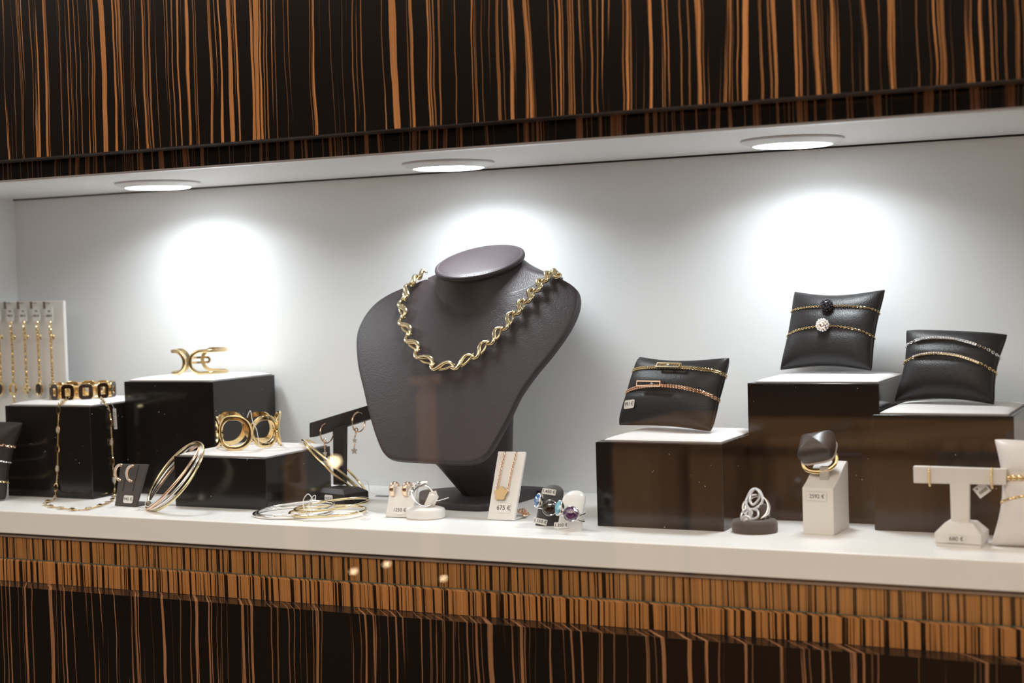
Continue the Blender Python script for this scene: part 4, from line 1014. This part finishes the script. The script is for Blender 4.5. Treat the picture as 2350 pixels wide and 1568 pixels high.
# ------------------------------------------------------------------ white block with black dome ring
A = at(1843, 1226, z=0); Bp = at(1914, 1230, z=0); Cp = at(1937, 1211, z=0)
ux = (Bp-A).normalized(); wd = (Bp-A).length; uy = V((-ux.y, ux.x, 0)); dp = (Cp-Bp).dot(uy)
t = thing('ring_block', 'white leatherette block labelled 2592 € holding the black dome ring', 'ring stand', A + ux*wd/2 + uy*dp/2)
hf, hb = .0345, .0510
def bk_(a, b, z): return A + ux*wd*a + uy*dp*b + V((0, 0, z))
rings = []
for a in (0, .5, 1.0):
    e = -.02 if a in (0, 1.0) else 0
    rings.append([bk_(a, 0, 0), bk_(a, 0, hf), bk_(a, .25, hf+(hb-hf)*.22), bk_(a, .5, hf+(hb-hf)*.52), bk_(a, .75, hf+(hb-hf)*.84), bk_(a, .93, hb), bk_(a, 1, hb-.0008), bk_(a, 1, 0)])
part('block', MB().loft(rings), M_white, t, world=True, bevel=.0005)
sticker(t, bk_(.48, 0, .0285) - uy*.0003, ux, (0, 0, 1), .0145, .0062, '2592 €', .0040, M_white, r=.0003, th=.00006)
kc = bk_(.55, .38, hf+.0065)
part('clear_clip', MB().box(-.0034, .0034, -.0030, .0030, -.003, .0080, Matrix.Translation(kc)), mat('clear_plastic', (.9, .9, .88), .1, trans=.6), t, world=True, bevel=.0008)
sc_ = at(1870, 1017, y=kc.y - .001)
rt = thing('dome_ring', 'gold ring with huge satin black pyramid dome stone', 'ring', (kc.x, kc.y, hf+.006))
# cushion dome with four soft ridges
n_ = V((-.18, -.55, .80)).normalized(); x = V((.95, -.05, .18)); x = (x - n_*x.dot(n_)).normalized(); y = n_.cross(x); M = frameM(sc_ - n_*.0062, x, y, n_)
rings = []
for i in range(15):
    u = i/14; k = 1 - u**1.0; 
    ring = []
    for j in range(64):
        a = 2*PI*j/64 + PI/4
        c_, s_ = math.cos(a), math.sin(a); pw = 2.0/(3.4 + 14*u)
        X = abs(c_)**pw*(1 if c_ > 0 else -1); Y = abs(s_)**pw*(1 if s_ > 0 else -1)
        rr__ = (1-u**2.6)**.62 if u < 1 else .001
        rr__ = max(.004, rr__)
        ring.append(M @ V((.0138*X*rr__, .0128*Y*rr__, .0125*(u**.92))))
    rings.append(ring)
low = [[M @ V((.0142*.92*(abs(math.cos(a))**.555*(1 if math.cos(a) > 0 else -1)), .0132*.92*(abs(math.sin(a))**.555*(1 if math.sin(a) > 0 else -1)), -.0030)) for a in [2*PI*j/64 + PI/4 for j in range(64)]]]
part('dome_stone', MB().loft(low + rings), M_onyx, rt, world=True, smooth=22)
part('diamond_rim', MB().tube([p_*1.0 - n_*.0034 for p_ in [M @ V((.0138*(abs(math.cos(a))**.555*(1 if math.cos(a) > 0 else -1))*.95, .0128*(abs(math.sin(a))**.555*(1 if math.sin(a) > 0 else -1))*.95, 0)) for a in [2*PI*j/64 for j in range(64)]]], .0008, 6, True), M_pave, rt, world=True)
top_c = sc_ - n_*.0100
bot = at(1879, 1083, y=kc.y - .001)
hcen = (top_c + bot)/2; a = (top_c - bot)/2; b_ = V((.0125, -.002, .001)); b_ = (b_ - a*b_.dot(a)/a.dot(a))
axr = a.cross(b_).normalized()
pts = []; rr_ = []
for i in range(56):
    q_ = 2*PI*i/56; up_ = max(0, math.cos(q_))
    pts.append(hcen + a*math.cos(q_)*.95 + b_*math.sin(q_)*(1 + .12*up_)); rr_.append(.0022 + .0030*up_**1.2)
part('band', MB().tube(pts, rr_, 12, True, flat=(1.0, .42), up=-a.cross(b_).cross(a).normalized()*0 + axr), M_gold, rt, world=True)

# ------------------------------------------------------------------ white T stand at right
A = at(2146, 1254, z=0); Bp = at(2251, 1260, z=0); ux = (Bp-A).normalized(); wd = (Bp-A).length; uy = V((-ux.y, ux.x, 0)); dp = .026
t = thing('earring_tree', 'white leatherette T stand labelled 680 € at the right', 'earring stand', A + ux*wd/2 + uy*dp/2)
def bq2(a, b, z): return A + ux*wd*a + uy*dp*b + V((0, 0, z))
def r2(i, z): return [bq2(i, i, z), bq2(1-i, i, z), bq2(1-i, 1-i, z), bq2(i, 1-i, z)]
part('base_plate', MB().loft([r2(.01, 0), r2(.01, .0022)]), M_white, t, world=True, bevel=.0003)
o = part('base', MB().loft([r2(-.01, .0025), r2(-.01, .0095), r2(.20, .0165)]), M_white, t, world=True, bevel=.0005)
sticker(o, bq2(.48, -.01, .0060) - uy*.0003, ux, (0, 0, 1), .0120, .0048, '680 €', .0042, M_white, r=.0003)
yT = A.y + dp*.45
p0, p1 = at(2184, 1208, y=yT), at(2225, 1212, y=yT); q0, q1 = at(2181, 1106, y=yT), at(2226, 1108, y=yT); dv = V((0, .0028, 0))
part('post', MB().loft([[p0-dv, p1-dv, p1+dv, p0+dv], [q0-dv, q1-dv, q1+dv, q0+dv]]), M_white, t, world=True, bevel=.0006)
a0_, a1_ = at(2097, 1069, y=yT-.001), at(2311, 1076, y=yT+.001); b0_, b1_ = at(2098, 1108, y=yT-.001), at(2310, 1113, y=yT+.001)
part('crossbar', MB().loft([[a0_-dv, a0_+dv, b0_+dv, b0_-dv], [a1_-dv, a1_+dv, b1_+dv, b1_-dv]]), M_white, t, world=True, bevel=.0007)
for (hx, hy, nm) in ((2132, 1094, 'left'), (2275, 1099, 'right')):
    c = at(hx, hy, y=yT-.0034)
    t2 = thing('hoop_earring', 'tiny gold hoop earring on the white T stand, the %s one' % nm, 'earring', c, group='small hoops on the white T stand')
    pts = [c + V((.0002, .0030 + .0042*math.cos(q), .0066*math.sin(q))) for q in [math.radians(25 + 250*i/20) for i in range(21)]]
    mb = MB().tube(pts, .0007, 6)
    for p_ in resample(pts[4:], .0016): mb.sphere(p_ + V((0, -.0003, 0)), .00095, 8, 6)
    part('hoop', mb, M_gold, t2, world=True)
    if nm == 'right':
        q_ = at(2254, 1124, y=yT+.004)
        Mq = frameM(q_, V((.78, 0, .62)), V((-.62, 0, .78)), V((0, -1, 0)))
        o = part('price_tag', MB().prism([(-.0050, -.0042), (.0045, -.0042), (.0045, .0042), (-.0050, .0042)], -.0002, .0002, Mq), M_paper, t2, world=True, smooth=0)
        mk = MB()
        for k in range(6): mk.add([Mq @ V((-.0030+.0011*k, .0000, .0003)), Mq @ V((-.0024+.0011*k, .0000, .0003)), Mq @ V((-.0024+.0011*k, -.0022, .0003)), Mq @ V((-.0030+.0011*k, -.0022, .0003))], [(0, 1, 2, 3)])
        mk.add([Mq @ V((-.0034, .0028, .0003)), Mq @ V((-.0018, .0030, .0003)), Mq @ V((-.0024, .0014, .0003))], [(0, 1, 2)])
        part('print', mk, M_ink, o, world=True, smooth=0)
        part('tag_string', MB().tube([c + V((0, .003, -.006)), q_ + V((.003, 0, .004))], .0003, 5), M_string, t2, world=True)
